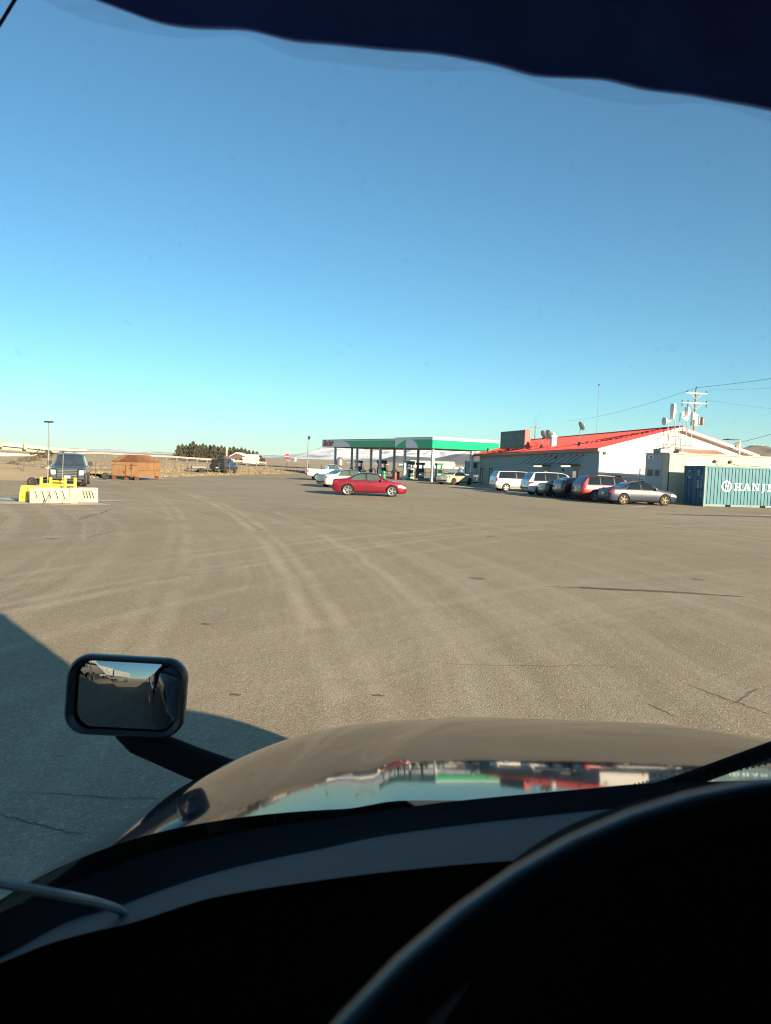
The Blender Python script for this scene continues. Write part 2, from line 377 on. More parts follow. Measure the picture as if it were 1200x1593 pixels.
# dry grass tufts along the lot's left edge and bank
gt = MB(); rnd = random.Random(11)
for i in range(26000):
    y = 40 + 85 * rnd.random() ** 1.3
    xe = interp([(34, -60), (43, -33), (53, -26), (59.5, -23.2), (70, -20.2), (92, -15.5), (104, -13), (125, -11)], y)
    x = xe - 0.3 - abs(rnd.gauss(0, 1)) * 14 * (0.3 + rnd.random())
    if noise.noise(Vector((x * 0.25, y * 0.25, 9))) < -0.15: continue
    z = ground_h(x, y); h = rnd.uniform(0.05, 0.17) * (1.8 if rnd.random() < 0.1 else 1); a = rnd.uniform(0, 6.28); w = rnd.uniform(0.03, 0.09); lx, ly = rnd.uniform(-.1, .1), rnd.uniform(-.1, .1)
    c, s_ = math.cos(a) * w, math.sin(a) * w
    gt.add([(x - c, y - s_, z - 0.02), (x + c, y + s_, z - 0.02), (x + lx, y + ly, z + h)], [(0, 1, 2)])
o = gt.build('dry_grass', mat('dry_grass_blades', (0.34, 0.265, 0.155), 0.9, scale=0.5, col2=(0.22, 0.17, 0.105)), fix=False); tag(o, 'dry straw coloured grass on the roadside bank', 'grass', kind='stuff')

# ------------------------------------------------------------------ mountains and hills
def snow_mat(name, rock, snow, lo, hi, sc):
    m = bpy.data.materials.new(name); m.use_nodes = True; t = m.node_tree; p = t.nodes['Principled BSDF']; L = t.links.new
    p.inputs['Roughness'].default_value = 0.9
    tc = t.nodes.new('ShaderNodeTexCoord'); n = t.nodes.new('ShaderNodeTexNoise'); n.inputs['Scale'].default_value = sc; n.inputs['Detail'].default_value = 9; n.inputs['Roughness'].default_value = 0.68
    mp = t.nodes.new('ShaderNodeMapping'); mp.inputs['Scale'].default_value = (1, 1, 3.5); L(tc.outputs['Object'], mp.inputs[0]); L(mp.outputs[0], n.inputs['Vector'])
    gm = t.nodes.new('ShaderNodeNewGeometry'); sp = t.nodes.new('ShaderNodeSeparateXYZ'); L(gm.outputs['Position'], sp.inputs[0])
    r0 = t.nodes.new('ShaderNodeMapRange'); r0.inputs[1].default_value = 0; r0.inputs[2].default_value = 160; r0.inputs[3].default_value = -0.12; r0.inputs[4].default_value = 0.12
    L(sp.outputs[2], r0.inputs[0])
    ad = t.nodes.new('ShaderNodeMath'); L(n.outputs['Fac'], ad.inputs[0]); L(r0.outputs[0], ad.inputs[1])
    r = t.nodes.new('ShaderNodeMapRange'); r.inputs[1].default_value = lo; r.inputs[2].default_value = hi; L(ad.outputs[0], r.inputs[0])
    mx = t.nodes.new('ShaderNodeMix'); mx.data_type = 'RGBA'; L(r.outputs[0], mx.inputs['Factor'])
    mx.inputs['A'].default_value = (*rock, 1); mx.inputs['B'].default_value = (*snow, 1); L(mx.outputs['Result'], p.inputs['Base Color'])
    return m
def ridge(name, Y, depth, prof, m, seed, nx=300, nyy=44, amp=0.55, step=260.0):
    x0, x1 = prof[0][0], prof[-1][0]
    def fn(u, v):
        x = lerp(x0, x1, u); H = interp(prof, x); y = Y + depth * v
        base = math.sin(math.pi * min(1, v * 1.0 + 0.001) * 0.5) ** 1.1 if v < 1 else 1
        n1 = noise.fractal(Vector((x / step, y / step * 0.55, seed)), 1.0, 2.0, 6)
        rdg = 1 - abs(noise.noise(Vector((x / step * 1.4, y / step, seed + 5))))
        h = H * base * (1 + amp * n1 * 0.8 - amp * (1 - rdg) * 0.9)
        return (x, y, max(-4, h) if v > 0.02 else -6)
    o = MB().grid(fn, nx, nyy).build(name, m, smooth_=True, ang=180); tag(o, kind='structure'); return o
YM = 6000.0
def X_at(px, Y): return at(px, 725, Y).x
def zt(px, py, Y): return at(px, py, Y).z
mp_ = [(X_at(px, YM), zt(px, py, YM)) for px, py in ((-200, 688), (60, 694), (180, 702), (245, 699), (300, 703), (400, 707), (440, 703), (470, 693), (500, 690), (540, 694), (600, 691), (660, 693), (720, 694), (770, 697), (850, 694), (1000, 700), (1400, 700))]
ridge('mountains', YM, 2200, [(x, z * 1.12) for x, z in mp_], snow_mat('snowy_mountain_haze_tint', (0.28, 0.32, 0.40), (0.86, 0.86, 0.86), 0.30, 0.46, 0.0032), 3)  # pale blue rock: distance haze painted into the colour
YH = 2600.0
hp = [(X_at(px, YH), max(1, zt(px, py, YH))) for px, py in ((380, 719), (430, 716), (560, 719), (580, 716), (620, 707), (650, 708), (690, 711), (720, 706), (760, 702), (800, 712), (900, 727), (1300, 735))]
ridge('hills', YH, 500, hp, snow_mat('sage_hill', (0.15, 0.155, 0.18), (0.50, 0.48, 0.47), 0.60, 0.74, 0.008), 11, amp=0.2, step=120)
YB = 700.0
bp = [(X_at(px, YB), max(0.5, zt(px, py, YB))) for px, py in ((1060, 732), (1110, 712), (1140, 693), (1165, 694), (1200, 697), (1300, 690), (1500, 700))]
ridge('brown_hill', YB, 160, bp, snow_mat('brown_hill_soil', (0.27, 0.22, 0.17), (0.40, 0.36, 0.31), 0.52, 0.72, 0.05), 19, nx=90, nyy=24, amp=0.15, step=40)
# ================================================================== THE TRUCK the picture is taken from
TR = thing('truck', 'dark truck cab seen from the driver seat, with hood, dashboard and fender mirror', 'truck', (0, 0, 0))
XC = 0.58; XL = -0.66; XR = 1.80
m_hood = mat('hood_paint', (0.035, 0.033, 0.034), 0.05, 0.0, var=0.15, scale=1.5, coat=0.0, ior=1.48, bump=0.012, bscale=3)
m_trim = mat('cab_black_trim', (0.006, 0.006, 0.007), 0.8, var=0.25, scale=6, spec=0.12)
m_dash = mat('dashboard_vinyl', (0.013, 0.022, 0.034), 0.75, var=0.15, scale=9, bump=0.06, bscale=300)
m_dashd = mat('dashboard_painted_shade_vinyl', (0.0025, 0.0025, 0.003), 0.85, var=0.2, scale=9, spec=0.1)  # blackened vinyl: the shade inside the cab is put into its colour
m_cab = mat('cab_paint', (0.10, 0.13, 0.17), 0.25, 0.1, var=0.1, coat=1.0)
m_visor = mat('visor_cloth', (0.09, 0.14, 0.52), 0.9, var=0.2, scale=14, bump=0.1, bscale=200)
m_inner = mat('cab_lining', (0.014, 0.014, 0.016), 0.9)
PROF = [(0.9, 1.650), (1.15, 1.605), (1.3, 1.577), (1.45, 1.547), (1.6, 1.514), (1.9, 1.444), (2.2, 1.367), (2.45, 1.288), (2.7, 1.165), (2.95, 0.98), (3.1, 0.80), (3.2, 0.60), (3.26, 0.40), (3.3, 0.0), (3.6, -1.0)]
def hoodz(x, y):
    s = abs(x - XC) / 1.2
    z = pchip(PROF, y + 0.9 * s ** 4)
    e = abs(x - XC) - lerp(0.58, 0.36, smooth(1.4, 2.5, y))          # raised centre panel
    z += 0.011 * (1 - smooth(-0.04, 0.05, e))
    if s > 1: z -= (s - 1) * 7
    return max(z, 0.55)
def hood_grid(x0, x1, y0, y1, nx, ny_):
    return MB().grid(lambda u, v: (lerp(x0, x1, u), lerp(y0, y1, v), hoodz(lerp(x0, x1, u), lerp(y0, y1, v))), nx, ny_)
o = hood_grid(XC - 1.30, XC + 1.30, 1.15, 3.16, 120, 100).build('hood', m_hood, TR, smooth_=True, ang=180, fix=False)
o['label'] = 'glossy dark hood mirroring the tan lot, red car and station'
# nose below the hood, fenders and wheels (they shade the ground in front of the cab)
b = MB().b2((XC - 0.95, 1.2, 0.45), (XC + 0.95, 2.85, 0.95)); b.build('nose', m_cab, TR, bevel=0.05)
for sx in (-1, 1):
    f = MB(); f.lathe([(0.40, -0.16), (0.50, -0.15), (0.52, -0.08), (0.52, 0.08), (0.50, 0.15), (0.40, 0.16), (0.3, 0.1), (0.001, 0.1)], 24, Matrix.Rotation(math.pi / 2, 3, 'Y'))
    f.lathe([(0.40, -0.16), (0.3, -0.1), (0.001, -0.1)], 24, Matrix.Rotation(math.pi / 2, 3, 'Y'))
    w = f.build('wheel', m_rubber, TR, smooth_=True); w.location = (XC + sx * 0.98, 2.0, 0.52)
# cab shell: panels with a window opening in each door, roof, back wall, floor
cs = MB()
RZ = 3.02
cs.b2((XL, -2.2, RZ), (XR, 0.55, RZ + 0.10))                                  # roof
cs.b2((XL, -2.3, 0.6), (XR, -2.2, RZ + 0.1))                                  # back
cs.b2((XL, -2.2, 0.6), (XR, 1.05, 0.72))                                      # floor
for x0, x1 in ((XL, XL + 0.05), (XR - 0.05, XR)):
    cs.b2((x0, -2.2, 0.72), (x1, 0.98, 1.50))                                 # door lower
    cs.b2((x0, -2.2, 1.52), (x1, -0.35, RZ))                                  # sleeper side
    cs.b2((x0, -0.35, 2.72), (x1, 0.50, RZ))                                  # above window
    cs.add([(x0, 0.98, 1.50), (x1, 0.98, 1.50), (x1, 0.88, 1.50), (x0, 0.88, 1.50), (x0, 0.55, RZ), (x1, 0.55, RZ), (x1, 0.40, RZ), (x0, 0.40, RZ)],
           [(0,1,5,4),(1,2,6,5),(2,3,7,6),(3,0,4,7)])                         # pillar
cs.build('cab_shell', m_inner, TR)
for x in (XL - 0.012, XR + 0.012):
    MB().prism([(-2.28, 0.62), (0.97, 0.62), (0.97, 1.50), (-0.36, 1.50), (-0.36, RZ + 0.08), (-2.28, RZ + 0.08)], 0.016, 'x', x - 0.008).build('side_skin', m_cab, TR)
# roof fairing and sleeper top
MB().prism([(-2.3, RZ + 0.1), (0.5, RZ + 0.1), (0.35, RZ + 0.28), (-0.2, RZ + 0.62), (-0.9, RZ + 0.85), (-2.3, RZ + 0.92)], XR - XL - 0.1, 'x', XL + 0.05).build('roof_fairing', m_cab, TR, smooth_=True)
# side tank, orange stripe and trailer behind
MB().lathe([(0.001, -0.8), (0.32, -0.8), (0.33, -0.76), (0.33, 0.76), (0.32, 0.8), (0.001, 0.8)], 24, Matrix.Rotation(math.pi / 2, 3, 'X'), (XL + 0.27, -1.4, 0.62 - 0.12)).build('fuel_tank', m_chrome, TR, smooth_=True)
MB().b2((XL - 0.035, -2.2, 1.06), (XL - 0.021, 1.05, 1.13)).build('side_stripe', mat('orange_stripe', (0.55, 0.12, 0.03), 0.3, coat=1.0), TR)
MB().b2((XL - 0.02, -15.5, 1.25), (XR + 0.02, -2.9, 4.05)).build('trailer_box', m_white, TR)
MB().b2((XL + 0.1, -15.3, 0.95), (XR - 0.1, -2.4, 1.24)).build('trailer_frame', m_dark, TR)
for y in (-4.0, -5.3, -13.2, -14.5):
    for sx in (-1, 1):
        c_ = link_copy(w, TR); c_.location = (XC + sx * 1.02, y, 0.52)
# windshield pane
def wsh(u, v):
    x = lerp(XL + 0.06, XR - 0.06, u); k = ((x - XC) / 1.14) ** 2
    return (x, lerp(1.20, 0.58, v) - 0.16 * k, lerp(1.50, RZ, v))
mg = bpy.data.materials.new('windshield_glass'); mg.use_nodes = True; t_ = mg.node_tree; t_.nodes.clear()
tr_ = t_.nodes.new('ShaderNodeBsdfTransparent'); tr_.inputs[0].default_value = (0.96, 0.98, 0.98, 1)
gl_ = t_.nodes.new('ShaderNodeBsdfGlossy'); gl_.inputs['Roughness'].default_value = 0.0
fr_ = t_.nodes.new('ShaderNodeFresnel'); fr_.inputs[0].default_value = 1.25
mx_ = t_.nodes.new('ShaderNodeMixShader'); ou_ = t_.nodes.new('ShaderNodeOutputMaterial')
nz_ = t_.nodes.new('ShaderNodeTexNoise'); nz_.inputs['Scale'].default_value = 70; nz_.inputs['Detail'].default_value = 3; tcg = t_.nodes.new('ShaderNodeTexCoord'); t_.links.new(tcg.outputs['Object'], nz_.inputs['Vector'])
rg_ = t_.nodes.new('ShaderNodeMapRange'); rg_.inputs[1].default_value = 0.66; rg_.inputs[2].default_value = 0.78; rg_.inputs[3].default_value = 0.004; rg_.inputs[4].default_value = 0.10; t_.links.new(nz_.outputs[0], rg_.inputs[0])
dd_ = t_.nodes.new('ShaderNodeBsdfTranslucent'); dd_.inputs[0].default_value = (0.5, 0.48, 0.44, 1); md_ = t_.nodes.new('ShaderNodeMixShader'); t_.links.new(rg_.outputs[0], md_.inputs[0]); t_.links.new(tr_.outputs[0], md_.inputs[1]); t_.links.new(dd_.outputs[0], md_.inputs[2])
t_.links.new(fr_.outputs[0], mx_.inputs[0]); t_.links.new(md_.outputs[0], mx_.inputs[1]); t_.links.new(gl_.outputs[0], mx_.inputs[2]); t_.links.new(mx_.outputs[0], ou_.inputs[0])
MB().grid(wsh, 24, 12).build('windshield', mg, TR, smooth_=True, ang=180, fix=False)
# cowl: black gasket band at the foot of the windshield
cow = [((-160, 1500), .72), ((0, 1420), .86), ((100, 1378), .96), ((190, 1343), 1.04), ((330, 1303), 1.13), ((500, 1275), 1.19), ((700, 1247), 1.22), ((900, 1228), 1.23), ((1000, 1219), 1.23), ((1100, 1216), 1.23), ((1400, 1205), 1.2), ((2100, 1180), 1.05)]
ct = [at(p[0], p[1], Y * 0.915) for p, Y in cow]
dtp = [((-160, 1560), .66), ((8, 1487), .74), ((83, 1446), .80), ((187, 1412), .86), ((333, 1362), .93), ((480, 1329), .98), ((606, 1303), 1.01), ((825, 1275), 1.04), ((994, 1258), 1.05), ((1150, 1250), 1.05), ((1400, 1240), 1.04), ((2300, 1260), .95)]
dt = [at(p[0], p[1], Y) for p, Y in dtp]
dbp = [((-160, 1566), .64), ((8, 1495), .70), ((83, 1466), .73), ((187, 1440), .76), ((333, 1396), .79), ((480, 1372), .81), ((606, 1356), .82), ((825, 1338), .83), ((994, 1290), .92), ((1150, 1266), .96), ((1400, 1250), .96), ((2300, 1360), .78)]
db = [at(p[0], p[1], Y) for p, Y in dbp]
def strip(lines, sub=8):
    """rows of points, smoothed along their length"""
    b = MB(); rows = []
    for ln in lines:
        idx = list(range(len(ln))); r = []
        for i in range((len(ln) - 1) * sub + 1):
            t = i / sub; r.append(Vector(tuple(pchip([(float(k), ln[k][a]) for k in idx], t) for a in range(3))))
        rows.append(r)
    n = len(rows[0])
    for r in rows: b.v += [tuple(v) for v in r]
    b.f = [(i*n + j, i*n + j + 1, (i+1)*n + j + 1, (i+1)*n + j) for i in range(len(rows) - 1) for j in range(n - 1)]
    return b
lo = [Vector((v.x, v.y + 0.02, v.z - 0.35)) for v in ct]
ci = [Vector((a.x, a.y - 0.03, a.z - 0.006)) for a in ct]
strip([lo, ct, ci, [a + Vector((0, 0.02, -0.012)) for a in dt], [a + Vector((0, 0.02, -0.2)) for a in dt]]).build('cowl_trim', m_trim, TR, smooth_=True, ang=50)
dtb = [a + Vector((0, 0.05, -0.02)) for a in dt]
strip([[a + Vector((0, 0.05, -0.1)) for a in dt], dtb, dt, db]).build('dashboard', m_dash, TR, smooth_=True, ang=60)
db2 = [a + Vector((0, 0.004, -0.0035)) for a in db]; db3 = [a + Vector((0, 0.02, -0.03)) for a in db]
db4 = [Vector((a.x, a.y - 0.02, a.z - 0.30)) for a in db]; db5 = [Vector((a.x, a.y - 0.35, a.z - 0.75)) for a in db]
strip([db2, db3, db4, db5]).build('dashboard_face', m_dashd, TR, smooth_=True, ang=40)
# steering wheel
wa = 0.65; wf = frame((0.167, 0.094, 1.853), (1, 0, 0), (0, -math.cos(wa), math.sin(wa)))
SW = bpy.data.objects.new('steering_wheel', None); COL.objects.link(SW); SW.parent = TR; SW.matrix_local = wf
ring = [(0.232 * math.cos(2 * math.pi * i / 72), 0.232 * math.sin(2 * math.pi * i / 72), 0) for i in range(73)]
m_wheel = mat('wheel_leather', (0.010, 0.010, 0.011), 0.25, var=0.2, scale=20)
b = MB(); nseg = 72
for i in range(nseg):
    a = 2 * math.pi * i / nseg
    for j in range(14):
        t = 2 * math.pi * j / 14; r = 0.239 + 0.009 * math.cos(t); b.v.append((r * math.cos(a), r * math.sin(a), 0.009 * math.sin(t)))
b.f = [(i*14 + j, ((i+1) % nseg)*14 + j, ((i+1) % nseg)*14 + (j+1) % 14, i*14 + (j+1) % 14) for i in range(nseg) for j in range(14)]
b.build('rim', m_wheel, SW, smooth_=True, ang=180)
MB().lathe([(0.001, -0.02), (0.075, -0.02), (0.09, -0.035), (0.09, -0.06), (0.001, -0.07)], 28).build('hub', m_dashd, SW, smooth_=True)
for a in (20, 160, 270):
    c, s_ = math.cos(D2R(a)), math.sin(D2R(a))
    MB().tube([(c * 0.06, s_ * 0.06, -0.04), (c * 0.16, s_ * 0.16, -0.02), (c * 0.228, s_ * 0.228, -0.004)], 0.016, 8).build('spoke', m_dashd, SW, smooth_=True)
# instrument hood behind the wheel
cl = [at(px, py, Y) for (px, py), Y in (((660, 1640), .50), ((740, 1520), .51), ((850, 1402), .52), ((1000, 1322), .53), ((1200, 1276), .53), ((1500, 1270), .52))]
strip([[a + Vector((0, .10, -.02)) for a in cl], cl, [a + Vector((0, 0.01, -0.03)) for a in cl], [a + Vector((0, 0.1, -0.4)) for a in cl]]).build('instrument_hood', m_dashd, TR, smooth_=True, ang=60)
# wiper on the glass
wp = [at(1420, 1075, 1.23), at(1200, 1161, 1.25), at(1080, 1205, 1.26), at(960, 1247, 1.27), at(900, 1263, 1.27)]
MB().tube(wp, 0.0085, 8).build('wiper_arm', m_trim, TR, smooth_=True)
MB().tube([v + Vector((0.0, 0.006, -0.018)) for v in wp[:4]], 0.006, 6).build('wiper_blade', m_rubber, TR, smooth_=True)
hp_ = [at(1320, 1140, 1.262), at(1200, 1180, 1.265), at(1130, 1195, 1.268), at(1030, 1216, 1.272), at(985, 1228, 1.275)]
hz_ = MB(); 
for i in range(60):
    t = i / 59 * 3.999; k = int(t); p0 = hp_[k].lerp(hp_[k + 1], t - k); p1 = hp_[k].lerp(hp_[k + 1], min(1, t - k + 0.03))
    hz_.tube([p0, p1], 0.0095 if i % 2 else 0.0070, 8)
hz_.build('washer_hose', mat('grey_ribbed_hose', (0.30, 0.31, 0.31), 0.4), TR, smooth_=True)
# sun visor cloth with its uneven lower edge, and an added clear strip imitating the blurred ghost below it
ve = [((-60, -95), .58), ((150, -2), .60), ((270, 37), .61), ((370, 42), .62), ((480, 63), .62), ((640, 77), .63), ((760, 95), .63), ((850, 117), .63), ((930, 120), .63), ((1000, 135), .63), ((1100, 149), .62), ((1200, 168), .62), ((1400, 205), .60), ((2000, 330), .5)]
vl = [at(p[0], p[1], Y) for p, Y in ve]
strip([vl, [a + Vector((0, 0.012, 0.004)) for a in vl], [a + Vector((0, 0.03 , 0.05)) for a in vl], [Vector((a.x, a.y + 0.02, RZ)) for a in vl]], 6).build('sun_visor', m_visor, TR, smooth_=True, ang=60)
mh = bpy.data.materials.new('clear_ghost_film'); mh.use_nodes = True; t_ = mh.node_tree; t_.nodes.clear()
tr_ = t_.nodes.new('ShaderNodeBsdfTransparent'); tr_.inputs[0].default_value = (0.90, 0.92, 0.94, 1); df_ = t_.nodes.new('ShaderNodeBsdfTranslucent'); df_.inputs[0].default_value = (0.5, 0.55, 0.6, 1)
nz_ = t_.nodes.new('ShaderNodeTexNoise'); nz_.inputs['Scale'].default_value = 25; rg_ = t_.nodes.new('ShaderNodeMapRange'); rg_.inputs[1].default_value = 0.4; rg_.inputs[2].default_value = 0.8; rg_.inputs[3].default_value = 0.05; rg_.inputs[4].default_value = 0.22
mx_ = t_.nodes.new('ShaderNodeMixShader'); ou_ = t_.nodes.new('ShaderNodeOutputMaterial')
t_.links.new(nz_.outputs[0], rg_.inputs[0]); t_.links.new(rg_.outputs[0], mx_.inputs[0]); t_.links.new(tr_.outputs[0], mx_.inputs[1]); t_.links.new(df_.outputs[0], mx_.inputs[2]); t_.links.new(mx_.outputs[0], ou_.inputs[0])
strip([[a + Vector((0, 0.006, 0.002)) for a in vl], [a + Vector((0, 0.0, -0.012 - 0.006 * math.sin(i * 1.7))) for i, a in enumerate(vl)]], 6).build('visor_ghost_strip', mh, TR, fix=False)
# whip antenna on the left mirror bracket
MB().tube([at(-90, 165, 1.15), at(0, 38, 1.15), at(28, -8, 1.15), at(75, -90, 1.15)], 0.0026, 6).build('antenna', m_trim, TR, smooth_=True)
# fender mirror
mc = at(197, 1083, 2.40)
def unit(v): return Vector(v).normalized()
dv = unit(mc - Vector((0, 0, EYE))); rv = unit((-0.17, -0.97, -0.205)); mn = unit(rv - dv)
mr = unit(Vector((0, 0, 1)).cross(mn)); mr = -mr if mr.x < 0 else mr
mr = unit(mr + Vector((0, 0, -0.045)))
MF = frame(mc, mr, mn)
FM = bpy.data.objects.new('fender_mirror', None); COL.objects.link(FM); FM.parent = TR; FM.matrix_local = MF
def rrect(w, h, r, n=10):
    pts = []
    for cx, cy, a0 in ((w - r, h - r, 0), (-w + r, h - r, 90), (-w + r, -h + r, 180), (w - r, -h + r, 270)):
        for i in range(n + 1):
            a = D2R(a0 + 90 * i / n); pts.append((cx + r * math.cos(a), cy + r * math.sin(a)))
    return pts
hw, hh = 0.192, 0.130
levels = [(hw - 0.026, hh - 0.017, .055, 0.004), (hw - 0.020, hh - 0.012, .06, 0.012), (hw - 0.008, hh - 0.006, .065, 0.020), (hw, hh, .07, 0.012), (hw + .002, hh + .002, .07, -0.02), (hw - 0.01, hh - 0.008, .075, -0.06), (hw - 0.05, hh - 0.04, .075, -0.095), (hw - 0.11, hh - 0.08, .045, -0.11)]
b = MB(); rows = [rrect(w_, h_, r_) for w_, h_, r_, _ in levels]; n = len(rows[0])
for r_, lv in zip(rows, levels): b.v += [(x, y, lv[3]) for x, y in r_]
b.f = [(i*n + j, i*n + (j+1) % n, (i+1)*n + (j+1) % n, (i+1)*n + j) for i in range(len(rows) - 1) for j in range(n)] + [tuple((len(rows) - 1)*n + j for j in range(n))]
b.build('mirror_housing', mat('mirror_housing_plastic', (0.02, 0.021, 0.023), 0.35, var=0.2), FM, smooth_=True, ang=60)
RM = 0.95; gw, gh = hw - 0.024, hh - 0.015
b = MB(); nr = 14; out = rrect(gw, gh, .055); n = len(out)
for i in range(nr + 1):
    for x, y in out:
        xx, yy = x * i / nr + (1e-5 * x if i == 0 else 0), y * i / nr
        b.v.append((xx, yy, 0.008 + math.sqrt(RM * RM - xx * xx - yy * yy) - RM))
b.f = [(i*n + j, i*n + (j+1) % n, (i+1)*n + (j+1) % n, (i+1)*n + j) for i in range(nr) for j in range(n)]
o = b.build('mirror_glass', None, FM, smooth_=True, ang=180, fix=False)
mm = mat('mirror_silver', (0.32, 0.335, 0.35), 0.015, 1.0, var=0.02); o.data.materials.append(mm)
for p_ in o.data.polygons: p_.use_smooth = True
arm0 = at(215, 1150, 2.46); arm1 = at(300, 1186, 2.48); arm2 = at(410, 1226, 2.5)
MB().tube([arm0 + Vector((-.05, .02, .03)), arm0, arm1, arm2, arm2 + Vector((.25, .1, -.15))], 0.044, 12, 0.062).build('mirror_arm', m_trim, TR, smooth_=True)
# charging cable lying from the door to the dash: a thing of its own
cpts = [at(px, py, Y) for (px, py), Y in (((-120, 1345), .62), ((0, 1374), .66), ((60, 1385), .68), ((110, 1395), .70), ((150, 1404), .74), ((185, 1415), .80), ((195, 1425), .84))]
cs_ = []
for i in range(49):
    t = i / 8; cs_.append([pchip([(float(k), cpts[k][a]) for k in range(7)], t) for a in range(3)])
o = MB().tube(cs_, 0.0048, 8).build('charging_cable', mat('grey_cable', (0.26, 0.29, 0.30), 0.45), None, smooth_=True); tag(o, 'grey cable resting on the left end of the dashboard', 'cable')

# ================================================================== VEHICLES
def ringpts(sp, x):
    w = pchip(sp['plan'], x); zb = pchip(sp['low'], x); be = pchip(sp['belt'], x); tp = max(pchip(sp['top'], x), be + 0.012); h = tp - be
    ins = min(0.28 * w, h * sp.get('tumble', 0.42)); yb = 0.955 * w
    zm = lerp(zb, be, 0.42)
    e = min(0.07, h * 0.5)
    return [(0, zb), (0.86 * w, zb), (0.965 * w, zb + 0.07), (w, zm), (0.992 * w, lerp(zm, be, 0.62)), (yb, be), (yb - 0.5 * ins, be + 0.5 * h), (yb - 0.9 * ins, be + 0.86 * h),
            (max(0.02, yb - ins - e * 1.1), be + 0.97 * h), (0.5 * (yb - ins), be + 0.995 * h), (0, tp)]
def surf(sp, x, v, side):
    r = ringpts(sp, x); i = min(9, int(v)); t = v - i
    return Vector((x - sp['L'] / 2, side * lerp(r[i][0], r[i + 1][0], t), lerp(r[i][1], r[i + 1][1], t)))
def snorm(sp, x, v, side):
    a = surf(sp, x + 0.02, v, side) - surf(sp, x - 0.02, v, side); b = surf(sp, x, min(10, v + 0.05), side) - surf(sp, x, v - 0.05, side)
    n = a.cross(b)
    if n.length < 1e-9: return Vector((0, side, 0))
    n.normalize(); c = surf(sp, x, v, side); ref = Vector((0, c.y, (c.z - 0.7) * 2.0))
    return n if n.dot(ref) >= 0 else -n
def patch(sp, x0b, x0t, x1b, x1t, v0, v1, side, off=0.006, nx=8, nv=5):
    def fn(u, q):
        v = lerp(v0, v1, q); x = lerp(lerp(x0b, x0t, q), lerp(x1b, x1t, q), u)
        return surf(sp, x, v, side) + snorm(sp, x, v, side) * off
    return MB().grid(fn, nx, nv)
def screen(sp, xa, xb, v0=8.0, off=0.006, n=8):
    """glass across the car between stations xa and xb"""
    b = MB()
    def fn(u, q):
        x = lerp(xa, xb, u); k = (q - 0.5) * 2; sd = 1 if k >= 0 else -1
        v = lerp(10, v0, abs(k)); return surf(sp, x, min(v, 9.999), sd) + snorm(sp, x, min(v, 9.95), sd) * off
    return b.grid(fn, n, 10)
RIMS = {}
def wheel_meshes(r, wd, style):
    key = (round(r, 3), wd, style)
    if key in RIMS: return RIMS[key]
    MY = Matrix.Rotation(math.pi / 2, 3, 'X'); rr = r * (0.70 if style != 'steel' else 0.62)
    t = MB().lathe([(0.02, -wd/2 + .02), (rr, -wd/2 + .03), (rr + .01, -wd/2 + .005), (r - .03, -wd/2), (r, -wd/2 + .03), (r, wd/2 - .03), (r - .03, wd/2), (rr + .01, wd/2 - .005), (rr, wd/2 - .03), (0.02, wd/2 - .02)], 28, MY)
    tm = t.mesh('tyre')
    for p in tm.polygons: p.use_smooth = True
    tm.set_sharp_from_angle(angle=D2R(40)); tm.materials.append(m_rubber)
    b = MB()
    for s in (-1, 1):
        h = s * (wd / 2 - 0.012)
        b.lathe([(rr - .035, h - s*.012), (rr - .005, h), (rr + .004, h + s*.004), (rr + .004, h - s*.03)], 28, MY)
        b.lathe([(0.001, h + s*.002), (0.055, h), (0.06, h - s*.02)], 12, MY)
        ns = {'five': 5, 'six': 6, 'ten': 10, 'steel': 8}[style]
        for i in range(ns):
            M = Matrix.Rotation(2 * math.pi * i / ns, 3, 'Y'); ww = 0.055 if ns < 7 else 0.030
            b.box(M @ Vector((rr / 2, -h + s*.008, 0)), (rr - 0.02, 0.02, ww), M=M)
    rm = b.mesh('rim')
    RIMS[key] = (tm, rm); return RIMS[key]
def boolean(o, cutter):
    cutter.parent = o.parent; bpy.context.view_layer.update()
    md = o.modifiers.new('cut', 'BOOLEAN'); md.object = cutter; md.operation = 'DIFFERENCE'; md.solver = 'EXACT'
    dg = bpy.context.evaluated_depsgraph_get(); me = bpy.data.meshes.new_from_object(o.evaluated_get(dg)); o.modifiers.clear()
    o.data = me; bpy.data.objects.remove(cutter)
